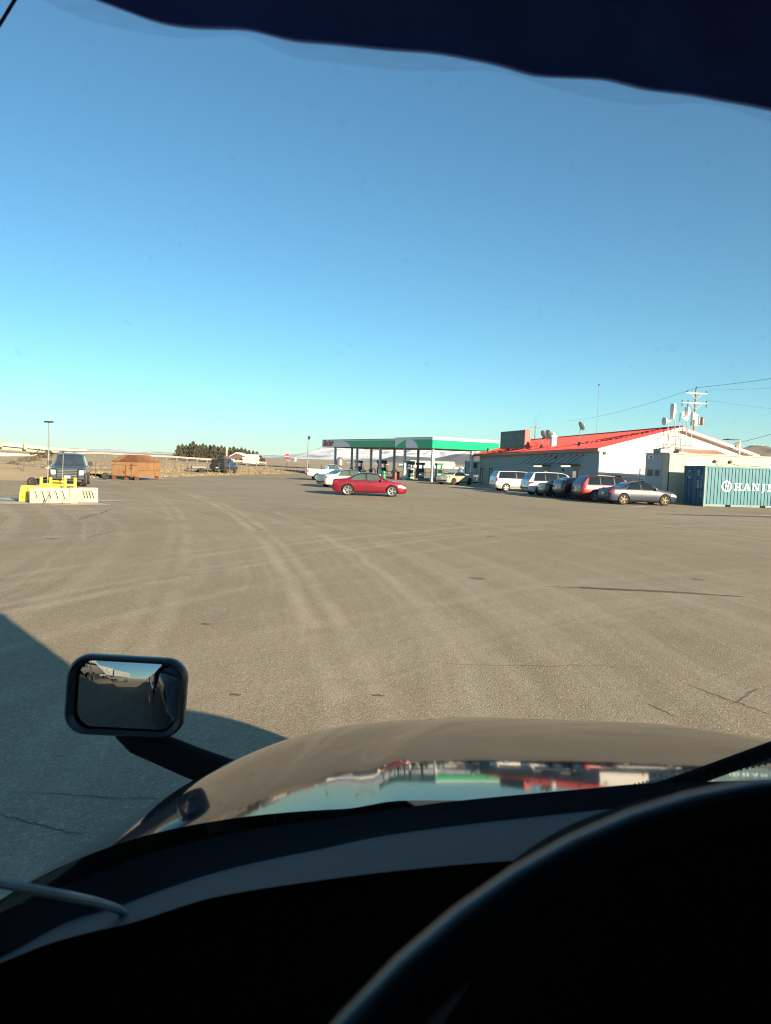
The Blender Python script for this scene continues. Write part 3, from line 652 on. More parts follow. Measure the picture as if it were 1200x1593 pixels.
def vehicle(name, label, loc, yaw, sp, pm, cat='car', group=None, glass=None, style='five', rim=None, tail=m_tail):
    glass = glass or m_glass; rim = rim or m_alloy
    T = thing(name, label, cat, (loc[0], loc[1], loc[2] if len(loc) > 2 else 0), yaw, group); L = sp['L']; N = 64
    xs_ = sorted(set([L * 0.5 * (1 - math.cos(math.pi * i / N)) * 0.35 + L * i / N * 0.65 for i in range(N + 1)]))
    b = MB(); k = 20
    for x in xs_:
        r = ringpts(sp, x); pts = [(y, z) for y, z in r] + [(-y, z) for y, z in reversed(r[1:10])]
        b.v += [(x - L / 2, y, z) for y, z in pts]
    n = len(xs_)
    b.f = [(i*k + j, i*k + (j+1) % k, (i+1)*k + (j+1) % k, (i+1)*k + j) for i in range(n - 1) for j in range(k)]
    b.f += [tuple(range(k)), tuple((n - 1)*k + j for j in range(k))]
    body = b.build('body', pm, T, True, 28)
    rw, wd = sp['wr'], sp.get('ww', 0.21); W_ = max(w for _, w in sp['plan'])
    cut = MB()
    for wx in sp['wx']:
        cut.lathe([(0.0, -1.5), (rw * 1.14, -1.5), (rw * 1.14, 1.5), (0.0, 1.5)], 28, Matrix.Rotation(math.pi / 2, 3, 'X'), (wx - L / 2, 0, rw))
    cut.v = [v for v in cut.v]
    co = cut.build('cutter', None); bm = bmesh.new(); bm.from_mesh(co.data); bmesh.ops.remove_doubles(bm, verts=bm.verts, dist=1e-4); bmesh.ops.recalc_face_normals(bm, faces=bm.faces); bm.to_mesh(co.data); bm.free()
    boolean(body, co)
    if 'bed' in sp:
        x0, x1, zf = sp['bed']; cb = MB().b2((x0 - L/2, -W_ + 0.12, zf), (x1 - L/2, W_ - 0.12, 3)).build('cutter', None); boolean(body, cb)
        MB().b2((x0 - L/2 + .01, -W_ + 0.13, zf + .004), (x1 - L/2 - .01, W_ - 0.13, zf + .02)).build('bed_floor', m_black, T)
    if not body.data.materials: body.data.materials.append(pm)
    for p in body.data.polygons: p.use_smooth = True
    body.data.set_sharp_from_angle(angle=D2R(28))
    MB().b2((-L/2 + .35, -W_ + .26, sp['low'][1][1] + .02), (L/2 - .35, W_ - .26, sp['low'][1][1] + .42)).build('underbody', m_under, T)
    tm, rm = wheel_meshes(rw, wd, style)
    for wx in sp['wx']:
        for s in (-1, 1):
            w_ = bpy.data.objects.new('wheel', tm); COL.objects.link(w_); w_.parent = T; w_.location = (wx - L/2, s * (pchip(sp['plan'], wx) - wd/2 - 0.01), rw)
            r_ = bpy.data.objects.new('rim', rm); COL.objects.link(r_); r_.parent = w_
            if rm.materials: pass
            r_.data.materials.append(rim) if not rm.materials else None
            if rm.materials and rm.materials[0] is not rim:
                r_.material_slots[0].link = 'OBJECT'; r_.material_slots[0].material = rim
    for s in (-1, 1):
        sd_ = sp['side']; patch(sp, sd_[0][0] - .05, sd_[0][1] - .03, sd_[-1][2] + .05, sd_[-1][3] + .03, 5.04, 7.5, s, .003, 24, 5).build('window_trim', m_black, T, True, 180, fix=False)
        patch(sp, sp['wx'][0] + rw * 1.2, sp['wx'][0] + rw * 1.2, sp['wx'][1] - rw * 1.2, sp['wx'][1] - rw * 1.2, 1.6, 2.2, s, .006, 8, 2).build('sill', m_black, T, True, 180, fix=False)
        for (a0, a1, c0, c1) in sd_:
            patch(sp, a0, a1, c0, c1, sp.get('gv0', 5.16), sp.get('gv1', 7.25), s).build('side_window', glass, T, True, 180, fix=False)
        for nm, key, mm_ in (('headlight', 'head', m_lamp), ('tail_light', 'tail', tail)):
            if key in sp:
                x0, x1, v0, v1 = sp[key]; patch(sp, x0, x0, x1, x1, v0, v1, s, 0.008, 8, 4).build(nm, mm_, T, True, 180, fix=False)
        sm = MB()
        for dx in sp['doors']:
            q = patch(sp, dx, dx, dx + 0.022, dx + 0.022, 1.9, 5.0, s, 0.003, 1, 8); sm.add(q.v, q.f)
        for dx in sp.get('handles', []):
            c = surf(sp, dx, 4.5, s); sm.box(c + Vector((0, s * 0.012, 0)), (0.19, 0.03, 0.03))
        tr = sm.build('door_trim', m_dark if 'trimdark' in sp else m_black, T, fix=False); tr['kind'] = 'stuff'
        mx0 = sp['mirror']; c = surf(sp, mx0, 5.2, s)
        MB().lathe([(0.002, -.09), (.05, -.08), (.075, -.03), (.08, .03), (.06, .08), (.002, .09)], 10, Matrix.Rotation(math.pi / 2, 3, 'X') @ Matrix.Diagonal((1, 1, 1)), c + Vector((0, s * 0.09, 0.06))).build('side_mirror', pm, T, True)
        if 'clad' in sp:
            patch(sp, .06, .06, L - .06, L - .06, 1.4, sp['clad'], s, 0.007, 60, 4)
    screen(sp, *sp['wind']).build('windshield', glass, T, True, 180, fix=False)
    screen(sp, *sp['back']).build('rear_window', glass, T, True, 180, fix=False)
    zr = sp.get('platez', 0.62)
    MB().b2((-L/2 - .025, -.16, zr), (-L/2 - .005, .16, zr + .13)).build('number_plate', m_plate, T)
    wb = pchip(sp['plan'], 0.0)
    MB().b2((-L/2 - .03, -wb * .92, sp['low'][0][1] + .02), (-L/2 + .1, wb * .92, sp['low'][0][1] + .13)).build('rear_bumper', sp.get('bump', m_black), T, bevel=.02)
    return T
def sedan(L=4.6, H=1.45, W=0.90, nose=0.68, boot=0.98, cabin=(0.16, 0.50, 0.30), wr=0.345):
    """L length; roof from rear"""
    return dict(L=L, wr=wr, wx=(L * 0.205, L * 0.80),
        plan=[(0, W * .78), (.05, W * .87), (.16, W * .93), (.5, W * .975), (L * .3, W), (L * .7, W), (L - .7, W * .975), (L - .25, W * .91), (L - .07, W * .80), (L, W * .66)],
        low=[(0, .36), (.12, .25), (.5, .20), (L - .5, .19), (L - .1, .22), (L, .30)],
        belt=[(0, .72), (.06, .86), (.3, .92), (L * .3, .93), (L * .62, .91), (L * .75, .86), (L - .4, .76), (L - .1, .66), (L, .56)],
        top=[(0, .82), (.04, .96), (.14, boot), (.55, boot + .03), (L * .20, boot + .09), (L * .30, H - .14), (L * .40, H - .02), (L * .48, H), (L * .56, H - .03), (L * .64, H - .16), (L * .735, boot + .02), (L * .80, boot - .04), (L * .9, .89), (L - .18, .79), (L - .05, .70), (L, .60)],
        side=[(L * .235, L * .31, L * .445, L * .435), (L * .465, L * .455, L * .66, L * .60)], doors=[L * .30, L * .455, L * .66], handles=[L * .34, L * .50],
        wind=(L * .63, L * .745), back=(L * .19, L * .325), head=(L - .52, L - .05, 3.7, 4.75), tail=(.03, .34, 4.0, 4.95), mirror=L * .655)
def suv(L=4.75, H=1.74, W=0.95, wr=0.37):
    return dict(L=L, wr=wr, wx=(L * .195, L * .80), ww=.24, tumble=.32,
        plan=[(0, W * .86), (.06, W * .93), (.25, W * .97), (L * .3, W), (L * .7, W), (L - .7, W * .975), (L - .2, W * .90), (L - .05, W * .80), (L, W * .70)],
        low=[(0, .48), (.15, .34), (.5, .26), (L - .5, .25), (L - .12, .30), (L, .42)],
        belt=[(0, .80), (.1, 1.02), (.4, 1.06), (L * .5, 1.05), (L * .72, 1.0), (L - .4, .88), (L - .08, .72), (L, .60)],
        top=[(0, .95), (.05, 1.10), (.22, 1.34), (.42, H - .14), (.60, H - .04), (L * .3, H), (L * .5, H - .01), (L * .58, H - .06), (L * .66, H - .22), (L * .745, 1.13), (L * .82, 1.07), (L - .45, 1.0), (L - .12, .88), (L, .72)],
        side=[(.42, .62, L * .27, L * .265), (L * .285, L * .28, L * .475, L * .47), (L * .495, L * .49, L * .69, L * .60)], doors=[L * .28, L * .485, L * .69], handles=[L * .31, L * .53],
        wind=(L * .62, L * .75), back=(.10, .50), head=(L - .55, L - .05, 3.8, 4.7), tail=(.02, .42, 4.0, 5.0), mirror=L * .68, platez=.82)
def minivan(L=4.9, H=1.72, W=0.95, wr=0.33):
    s = suv(L, H, W, wr)
    s.update(top=[(0, .95), (.05, 1.15), (.15, 1.40), (.26, H - .12), (.42, H - .03), (L * .3, H), (L * .55, H - .02), (L * .62, H - .12), (L * .70, H - .40), (L * .79, 1.10), (L * .87, .98), (L - .2, .85), (L, .68)],
             low=[(0, .40), (.15, .28), (.5, .22), (L - .5, .22), (L - .12, .26), (L, .36)], side=[(.28, .40, L * .36, L * .355), (L * .385, L * .38, L * .53, L * .525), (L * .55, L * .545, L * .76, L * .645)],
             doors=[L * .37, L * .54], handles=[L * .41, L * .57], wind=(L * .65, L * .795), back=(.08, .34), tail=(.02, .16, 4.0, 6.2), mirror=L * .73, wx=(L * .19, L * .81), tumble=.30)
    return s
def pickup(L=5.6, H=1.82, W=0.98, wr=0.40, cab0=.36, cab1=.74):
    return dict(L=L, wr=wr, wx=(L * .20, L * .81), ww=.26, tumble=.30, bed=(.12, L * cab0 - .10, .80),
        plan=[(0, W * .95), (.05, W * .97), (L * .3, W), (L * .7, W), (L - .5, W * .98), (L - .14, W * .94), (L, W * .88)],
        low=[(0, .55), (.1, .50), (.5, .42), (L - .5, .40), (L - .1, .42), (L, .50)],
        belt=[(0, 1.08), (.1, 1.12), (L * cab0, 1.13), (L * cab1, 1.13), (L - .5, 1.08), (L - .08, 1.02), (L, .98)],
        top=[(0, 1.10), (.05, 1.15), (L * cab0 - .05, 1.16), (L * cab0 - .03, 1.20), (L * cab0 + .10, H - .08), (L * cab0 + .22, H), (L * (cab0 + cab1) / 2, H), (L * cab1 - .70, H - .06), (L * cab1 - .5, H - .14), (L * cab1, 1.22), (L * cab1 + .15, 1.17), (L - .4, 1.13), (L - .08, 1.08), (L, 1.0)],
        side=[(L * cab0 + .10, L * cab0 + .17, L * (cab0 + cab1) / 2 - .18, L * (cab0 + cab1) / 2 - .18), (L * (cab0 + cab1) / 2 - .11, L * (cab0 + cab1) / 2 - .11, L * cab1 - .16, L * cab1 - .58)], doors=[L * cab0 + .06, L * (cab0 + cab1) / 2 - .15, L * cab1 - .08], handles=[L * cab0 + .25, L * (cab0 + cab1) / 2 + .05],
        wind=(L * cab1 - .62, L * cab1 + .02), back=(L * cab0 - .02, L * cab0 + .15), head=(L - .35, L - .02, 3.6, 4.8), tail=(.01, .14, 3.3, 4.9), mirror=L * cab1 - .18, platez=.62)
# --- three cars in front of the fuel canopy
p_red = paint('red_pearl', (0.26, 0.006, 0.022), 0.45); p_silver = paint('silver_paint', (0.46, 0.45, 0.42), 0.25); p_white = paint('white_car_paint', (0.76, 0.76, 0.75), 0.0)
p_grey = paint('slate_grey_paint', (0.014, 0.024, 0.055), 0.0, 0.35, 0.08); p_cream = paint('champagne_paint', (0.55, 0.50, 0.40), 0.3); p_black = paint('black_paint', (0.012, 0.014, 0.017), 0.2)
p_redsuv = paint('bright_red_paint', (0.22, 0.009, 0.009), 0.1); p_teal = paint('dark_green_grey_paint', (0.03, 0.042, 0.045), 0.4); p_navy = paint('dark_blue_paint', (0.11, 0.145, 0.20), 0.2)
vehicle('sedan', 'red sedan parked broadside in front of the fuel canopy, nearest of the three', (-1.05, 46.0), D2R(2), sedan(4.55, 1.44, .90), p_red, glass=m_glassg, style='five')
vehicle('sedan', 'silver sedan parked just behind the red sedan, seen from its rear corner', (-3.1, 58.2), D2R(33), sedan(4.75, 1.46, .90, boot=1.0), p_silver, glass=m_glassg, style='six')
pw = pickup(5.2, 1.66, .90, .35, .40, .70)
vehicle('pickup_truck', 'white pickup truck beyond the silver sedan, bed towards the road', (-5.7, 76.0), D2R(14), pw, p_white, 'pickup', glass=m_glassg, style='steel')
vehicle('coupe', 'champagne coupe parked under the right end of the fuel canopy', (7.15, 77.2), D2R(46), sedan(4.45, 1.36, .90, boot=.96), p_cream, style='ten', rim=m_darkalloy)
# --- row parked nose-in along the store
vehicle('minivan', 'white minivan with grey lower body, far end of the row by the store', (11.35, 63.1), D2R(11), minivan(), p_white, style='six')
vehicle('sport_utility', 'white sport utility car between the minivan and the dark cars', (12.85, 56.6), D2R(11), suv(4.9, 1.78, .96), p_white, 'suv', style='five', rim=m_dark)
vehicle('sedan', 'dark green grey sedan squeezed beside the white sport utility car', (13.55, 54.2), D2R(11), sedan(4.7, 1.45, .90), p_teal, style='ten')
vehicle('hatchback', 'black hatchback half hidden behind the red sport utility car', (13.95, 52.0), D2R(11), suv(4.2, 1.50, .88, .33), p_black, style='ten')
vehicle('sport_utility', 'red sport utility car with sun glint behind the slate grey sedan', (15.0, 49.75), D2R(10), suv(4.75, 1.72, .95), p_redsuv, 'suv', style='ten')
vehicle('sedan', 'slate grey sedan with bronze wheels, nearest of the row beside the container', (15.85, 46.65), D2R(10), sedan(4.65, 1.44, .90), p_grey, style='five', rim=m_darkalloy)
# grey lower cladding of the minivan
mv = [o for o in COL.objects if o.name.startswith('minivan')][0]; spv = minivan()
for s in (-1, 1):
    def fn(u, q, s=s):
        x = lerp(.1, spv['L'] - .1, u); v = lerp(1.5, 2.75, q); return surf(spv, x, v, s) + snorm(spv, x, v, s) * .006
    segs = [(.05, spv['wx'][0] - .40), (spv['wx'][0] + .40, spv['wx'][1] - .40), (spv['wx'][1] + .40, spv['L'] - .05)]
    for a, c in segs: patch(spv, a, a, c, c, 1.5, 2.8, s, .006, 10, 3).build('side_cladding', mat('grey_cladding', (0.30, 0.29, 0.27), .6), mv, True, 180, fix=False)
# --- dark pickup facing the camera behind the barriers
dp = pickup(5.7, 1.98, 1.0, .43)
m_glassb = mat('blue_glass', (0.035, 0.05, 0.07), 0.06, var=0.3, coat=1.0)
DP = vehicle('pickup_truck', 'dark blue pickup with bull bar facing the camera behind the white barriers', (-19.75, 46.3), D2R(-71), dp, p_navy, 'pickup', style='six', glass=m_glassb)
hx = dp['L'] / 2
MB().b2((hx - .02, -.58, .72), (hx + .03, .58, 1.02)).build('grille', m_black, DP, bevel=.02)
for z in (.76, .86, .95): MB().b2((hx + .03, -.55, z), (hx + .05, .55, z + .035)).build('grille_bar', m_chrome, DP)
for s in (-1, 1):
    MB().b2((hx - .10, s * .62, .72), (hx + .035, s * .90, 1.00)).build('headlight', m_lamp, DP, bevel=.03)
    MB().tube([(hx + .06, s * .93, .50), (hx + .14, s * .95, .75), (hx + .12, s * .95, 1.05), (hx + .12, s * .60, 1.07), (hx + .14, s * .58, .55)], .028, 8).build('bull_bar', m_black, DP, True)
    MB().b2((hx - 1.98, s * 1.04, 1.22), (hx - 1.85, s * 1.28, 1.50)).build('towing_mirror', m_black, DP, bevel=.02)
MB().b2((hx - .05, -.94, .44), (hx + .12, .94, .66)).build('front_bumper', m_dark, DP, bevel=.03)
MB().b2((hx + .121, -.16, .52), (hx + .135, .16, .66)).build('front_plate', m_plate, DP)
# --- far white pickup towing a flat trailer, seen from behind
FP = vehicle('pickup_truck', 'dark pickup parked by the far fence beside a low trailer, seen from behind', (-19.9, 90.6), D2R(84), pickup(5.4, 1.85, .97, .38), p_teal, 'pickup', style='steel')
MB().b2((-2.72, -.85, .62), (-2.705, .85, 1.08)).build('tailgate', m_black, FP)
MB().b2((-2.5, -.80, 1.10), (-.95, .80, 1.72)).build('bed_canopy', m_glass, FP, bevel=.06)
FT = thing('flat_trailer', 'low dark utility trailer parked behind the far dark pickup', 'trailer', (-22.1, 87.4, 0), D2R(20))
MB().b2((-1.4, -.8, .45), (1.3, .8, .58)).build('deck', mat('rusty_deck', (0.10, 0.075, 0.06), .8), FT)
for x, y, z in ((-1.35, -.8, .58), (-1.35, .8, .58)): MB().b2((x - .04, y - .04, z), (x + .04, y + .04, z + .55)).build('post', m_dark, FT)
MB().b2((-1.0, -.78, .60), (.6, .3, .82)).build('side_rail', mat('grey_steel', (0.2, 0.19, 0.19), .6), FT)
for s in (-1, 1):
    tm, rm = wheel_meshes(.33, .21, 'steel')
    w_ = bpy.data.objects.new('wheel', tm); COL.objects.link(w_); w_.parent = FT; w_.location = (0.1, s * .93, .33)

# ================================================================== FUEL CANOPY AND PUMPS
CAN_A = math.atan2(0.52, 0.854); CAN_O = Vector((5.06, 83.91, 0))
m_green = mat('canopy_green', (0.0, 0.45, 0.18), 0.35, var=0.06, scale=0.5); m_fascia = mat('canopy_white', (0.84, 0.84, 0.84), 0.45, var=0.05, scale=0.5)
m_soffit = mat('canopy_soffit', (0.25, 0.27, 0.27), 0.6, var=0.1); m_colm = mat('column_paint', (0.52, 0.56, 0.60), 0.5, var=0.12); m_sred = mat('sign_red', (0.42, 0.008, 0.02), 0.4)
m_colw = mat('column_white_wrap', (0.74, 0.74, 0.72), 0.5, var=0.05)
def can(w_, s_, z=0.0):
    c, n_ = math.cos(CAN_A), math.sin(CAN_A); return Vector((CAN_O.x + c * w_ - n_ * s_, CAN_O.y + n_ * w_ + c * s_, z))
CN = thing('fuel_canopy', 'long green and white fuel station canopy on two rows of columns', 'canopy', CAN_O, CAN_A)
WID = 9.6
def deck(y0, y1, z0, z1, x0):
    b = MB(); b.b2((x0, y0, z0), (WID, y1, z1)); return b
deck(8.1, 28.0, 3.95, 4.93, 0.06).build('roof_deck', m_fascia, CN); deck(0.0, 8.05, 3.86, 5.05, 0.0).build('roof_deck', m_fascia, CN)
MB().b2((.16, 8.2, 3.90), (WID - .1, 27.9, 3.948)).build('soffit', m_soffit, CN); MB().b2((.1, .1, 3.80), (WID - .1, 7.95, 3.858)).build('soffit', m_soffit, CN)
MB().b2((-.01, 8.1, 4.932), (WID, 28.04, 4.99)).build('coping', m_dark, CN); MB().b2((-.04, 0.0, 5.052), (WID, 8.09, 5.10)).build('coping', m_dark, CN)
MB().b2((-.06, -.06, 5.052), (WID, -.002, 5.12)).build('coping', m_fascia, CN)
MB().b2((.02, 28.0, 3.95), (.10, 28.05, 4.93)).build('end_trim', m_dark, CN)
# green bands, each with its swept end (local y runs away from the camera)
MB().prism([(8.2, 3.94), (19.4, 3.94), (19.6, 4.15), (20.0, 4.40), (20.7, 4.62), (21.6, 4.76), (8.2, 4.76)], .05, 'x', 0.005).build('green_band', m_green, CN)
MB().prism([(0.0, 3.85), (2.9, 3.85), (3.0, 4.1), (3.3, 4.45), (3.7, 4.68), (4.3, 4.84), (0.0, 4.84)], .05, 'x', -0.055).build('green_band', m_green, CN)
MB().prism([(5.6, 3.85), (8.0, 3.85), (7.6, 4.05), (7.0, 4.35), (6.2, 4.62), (5.6, 4.80), (5.75, 4.40)], .05, 'x', -0.055).build('green_band', m_green, CN)
MB().b2((-.055, -.055, 3.85), (WID, -.002, 4.80)).build('green_band', m_green, CN)
MB().b2((0.03, 19.5, 3.88), (0.058, 28.0, 3.945)).build('painted_shadow_strip', m_dark, CN)  # added dark strip imitating the shadow line below the fascia
text_mesh('red_lettering', 'Sinclair', 1.12, m_sred, CN, frame((0.045, 26.35, 4.16), (0, -1, 0), (-1, 0, 0)), 0.35, 0.05, 0.01)
MB().b2((0.04, 25.0, 4.10), (0.05, 27.5, 4.16)).build('red_underline', m_sred, CN)
for s_, w_ in ((0.6, .5), (6.5, .5), (12.3, .5), (18.4, .5), (24.8, .5)):
    MB().b2((w_ - .13, s_ - .13, 0), (w_ + .13, s_ + .13, 3.80 if s_ < 8 else 3.90)).build('column', m_colm, CN)
    MB().b2((w_ - .17, s_ - .17, 0.02), (w_ + .17, s_ + .17, 1.15 if s_ > 1 else 1.2)).build('column_base', m_colw if s_ > 1 else m_colm, CN)
for s_, w_ in ((0.6, 6.1), (12.3, 6.3), (18.4, 6.4), (24.8, 6.4), (27.4, 4.6)):
    MB().b2((w_ - .13, s_ - .13, 0), (w_ + .13, s_ + .13, 3.80 if s_ < 8 else 3.90)).build('column', m_colm, CN)
    MB().b2((w_ - .19, s_ - .19, 0.02), (w_ + .19, s_ + .19, 1.0)).build('column_base', m_dark if s_ > 20 else m_colw, CN)
for s_, w_ in ((0.6, .5), (0.6, 6.1)): MB().b2((w_ - .16, s_ - .16, 1.25), (w_ + .16, s_ + .16, 3.1)).build('column_wrap', m_colw, CN)
# dispensers
m_pg = mat('pump_green', (0.02, 0.20, 0.12), 0.4); m_pb = mat('pump_blue_grey', (0.045, 0.06, 0.075), 0.4); m_pw = mat('pump_white', (0.62, 0.66, 0.64), 0.4)
def pump(px, Y, col, label, h=2.15, w=.95):
    q = at(px, 730, Y); T = thing('fuel_pump', label, 'fuel pump', (q.x, q.y, 0), CAN_A, 'fuel pumps on the canopy islands')
    MB().b2((-.7, -.9, 0), (.7, .9, .15)).build('island', m_conc, T, bevel=.03)
    MB().b2((-w/2, -.28, .15), (w/2, .28, 1.35)).build('cabinet', col, T, bevel=.03)
    MB().b2((-w/2 + .1, -.30, .75), (w/2 - .1, -.281, 1.25)).build('display', m_glass, T)
    MB().b2((-w/2 + .06, -.30, .30), (w/2 - .06, -.281, .68)).build('lower_panel', m_pw if col is not m_pw else m_pg, T)
    MB().b2((-w/2 - .05, -.33, 1.85), (w/2 + .05, .33, h)).build('valance', m_pb if col is m_pb else m_pg, T, bevel=.04)
    for s in (-1, 1):
        MB().b2((s * (w/2 - .07) - .05, -.12, 1.35), (s * (w/2 - .07) + .05, .12, 1.85)).build('support', col, T)
        MB().tube([(s * w/2, -.2, 1.7), (s * (w/2 + .22), -.26, 1.2), (s * (w/2 + .20), -.26, .55), (s * (w/2 + .06), -.26, .8), (s * (w/2 + .02), -.2, 1.1)], .025, 6).build('hose', m_black, T, True)
pump(558, 104, m_pb, 'dark blue fuel pump farthest to the left under the canopy'); pump(594, 98, m_pb, 'dark blue fuel pump behind the roof of the red sedan', 2.3, 1.15)
pump(638, 93, m_pw, 'pale green fuel pump beside the right end of the red sedan', 2.3); pump(654, 96, m_pb, 'dark blue fuel pump just left of the corner column'); pump(683, 104, m_pg, 'green fuel pump behind the champagne coupe')
def hoop(px, Y, label, m):
    q = at(px, 735, Y); T = MB().tube([(-.4, 0, 0)] + [(-.4 * math.cos(t * math.pi / 8), 0, .75 + .4 * math.sin(t * math.pi / 8)) for t in range(9)] + [(.4, 0, 0)], .06, 8).build('hoop_bollard', m, None, True)
    T.location = (q.x, q.y, 0); T.rotation_euler = (0, 0, .1); tag(T, label, 'bollard', 'hoop bollards guarding the pump islands')
m_hoop = mat('hoop_orange_paint', (0.50, 0.22, 0.10), .5, col2=(.55, .5, .45), scale=4)
hoop(580, 99, 'pale orange hoop bollard between the two left fuel pumps', m_hoop); hoop(614, 95, 'pale orange hoop bollard beside the small red bin', m_hoop)
q = at(617, 740, 90); T = thing('waste_bin', 'small dark red bin beside a canopy column', 'bin', (q.x, q.y, 0), .3)
MB().b2((-.32, -.3, 0), (.32, .3, .85)).build('bin_body', mat('bin_red', (.28, .02, .02), .5), T, bevel=.03); MB().b2((-.34, -.32, .85), (.34, .32, .93)).build('lid', m_dark, T, bevel=.02)
for k, (px, Y, lab) in enumerate(((565, 96, 'squat pale canister left of the second fuel pump'), (597, 89, 'squat green canister before the second fuel pump'))):
    q = at(px, 745, Y); T = thing('waste_bin', lab, 'bin', (q.x, q.y, 0)); MB().lathe([(.001, 0), (.3, 0), (.34, .75), (.30, .95), (.12, 1.05), (.001, 1.06)], 16).build('bin_body', m_pw if k == 0 else m_pg, T, True); MB().lathe([(.35, .70), (.36, .74), (.35, .78)], 16).build('rim', m_dark, T, True)
# price board and propane cage by the store's far corner
q = at(735, 735, 88.5); T = thing('price_board', 'green and white price board standing at the store far corner', 'sign', (q.x, q.y, 0), .1)
for s in (-1, 1): MB().b2((s * .85 - .06, -.06, 0), (s * .85 + .06, .06, 2.6)).build('post', m_pg, T)
MB().b2((-.79, -.05, 1.0), (.79, .05, 2.55)).build('panel', m_pw, T)
MB().b2((-.5, -.065, 1.75), (.55, -.052, 2.35)).build('green_panel', m_pg, T); MB().b2((-.3, -.065, .95), (.3, -.052, 1.4)).build('orange_panel', m_hoop, T)
q = at(742, 740, 86.9); T = thing('propane_cage', 'small white cage with cylinders against the store far corner', 'cage', (q.x, q.y, 0), .1)
MB().b2((-.45, -.35, 1.25), (.45, .35, 1.4)).build('roof', m_pw, T); MB().b2((-.45, -.35, 0), (.45, .35, .12)).build('base', m_dark, T)
for x in (-.42, .42):
    for y in (-.32, .32): MB().b2((x - .03, y - .03, .12), (x + .03, y + .03, 1.25)).build('post', m_pw, T)
for x in (-.2, .2): MB().lathe([(.001, .14), (.14, .14), (.15, .6), (.06, .72), (.001, .74)], 12, None, (x, 0, 0)).build('cylinder', m_pw, T, True)

# ================================================================== STORE, OFFICE, CONTAINER
BW, BL, EV, RG = 13.75, 28.4, 3.82, 5.70
BA = math.atan2(0.211, 0.977); SX, SY = 16.73, 58.5; TILT = 0.0141
m_wall = mat('store_white_wall', (0.74, 0.73, 0.70), 0.6, var=0.035, scale=0.5, bump=0.05, bscale=3)
m_redroof = mat('red_metal_roof', (0.44, 0.014, 0.014), 0.6, 0.0, var=0.14, scale=0.9); m_redtrim = mat('red_trim', (0.36, 0.03, 0.028), 0.4)
ST = thing('store', 'long white store with red metal roof and white gable', 'store', (SX, SY, 0), BA); ST.rotation_euler = (-TILT, 0, BA)
MB().prism([(0, -.3), (BW, -.3), (BW, EV), (BW / 2, RG), (0, EV)], BL, 'y', 0).build('wall', m_wall, ST)
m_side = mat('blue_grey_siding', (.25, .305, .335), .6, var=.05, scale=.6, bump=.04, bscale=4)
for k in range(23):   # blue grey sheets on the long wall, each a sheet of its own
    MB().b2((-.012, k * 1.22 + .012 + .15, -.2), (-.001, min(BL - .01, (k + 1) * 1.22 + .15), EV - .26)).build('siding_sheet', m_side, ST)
# roof panels with raised seams, one piece each
sl_ = math.atan2(RG - EV, BW / 2); ov = .38; ln_ = BW / 2 / math.cos(sl_) + ov; pwid = 0.914
n = int((BL + .9) / pwid) + 1
pm = MB().b2((0, .004, 0), (ln_, pwid - .004, .03)); pm.b2((0, -.022, .0), (ln_, .022, .065)); pm.b2((0, pwid * .5 - .015, .03), (ln_, pwid * .5 + .015, .05)); pmesh = pm.mesh('roof_panel'); pmesh.materials.append(m_redroof)
for side in (0, 1):
    for k in range(n):
        o = bpy.data.objects.new('roof_panel', pmesh); COL.objects.link(o); o.parent = ST
        if side == 0: o.location = (-ov * math.cos(sl_), -.45 + k * pwid, EV - ov * math.sin(sl_) + .03); o.rotation_euler = (0, -sl_, 0)
        else: o.location = (BW + ov * math.cos(sl_), -.45 + (k + 1) * pwid, EV - ov * math.sin(sl_) + .03); o.rotation_euler = (0, -sl_, math.pi)
yE = -.45 + n * pwid
MB().tube([(BW / 2, -.47, RG + .06), (BW / 2, yE, RG + .06)], .09, 8).build('ridge_cap', m_redroof, ST)
MB().b2((-ov - .03, -.46, EV - ov * math.sin(sl_) - .20), (-ov + .01, yE, EV - ov * math.sin(sl_) + .03)).build('eave_fascia', m_redtrim, ST)
MB().b2((-ov + .012, -.44, EV - .24), (-.001, yE - .02, EV - .20)).build('soffit', m_wall, ST)
for s in (0, 1):
    x0, x1 = (-ov * math.cos(sl_), BW / 2) if s == 0 else (BW + ov * math.cos(sl_), BW / 2); z0, z1 = EV - ov * math.sin(sl_), RG
    MB().prism([(x0, z0 + .02), (x1, z1 + .02), (x1, z1 - .22), (x0, z0 - .20)], .05, 'y', -.50).build('barge_board', mat('pale_pink_trim', (.70, .58, .52), .5) if s else m_wall, ST)
# doors, light boxes, pipe awning frames on the shaded wall
m_door = mat('door_brown', (.16, .13, .10), .5); m_litbox = mat('lit_light_box', (1.0, .86, .60), .5, emit=0.42, var=.02); m_litglass = mat('lit_door_glass', (.85, .72, .5), .3, emit=.10, var=.3, scale=6)
for y0, y1 in ((3.53, 4.6), (9.2, 10.35)):
    D_ = MB().b2((-.05, y0, 0), (-.013, y1, 2.15)).build('door', m_door, ST); MB().b2((-.064, y0 + .22, 1.25), (-.052, y1 - .22, 1.95)).build('door_glass', m_litglass, D_)
    MB().b2((-.09, y0 + .06, 1.0), (-.053, y0 + .10, 1.2)).build('handle', m_chrome, D_)
    MB().b2((-1.0, y0 - .35, 2.42), (-.02, y1 + .45, 2.50)).build('door_hood', m_dark, ST)
    MB().b2((-.92, y0 - .2, 2.28), (-.80, y1 + .3, 2.415)).build('light_box', m_litbox, ST)
for y in (2.7, 3.8, 4.9, 6.3, 7.6, 8.8, 10.1, 11.6, 13.2):
    MB().tube([(-.03, y, 3.30), (-1.15, y + .1, 2.56)], .02, 6).build('awning_strut', m_dark, ST)
    MB().b2((-.04, y - .05, 3.22), (-.014, y + .05, 3.40)).build('strut_plate', m_dark, ST)
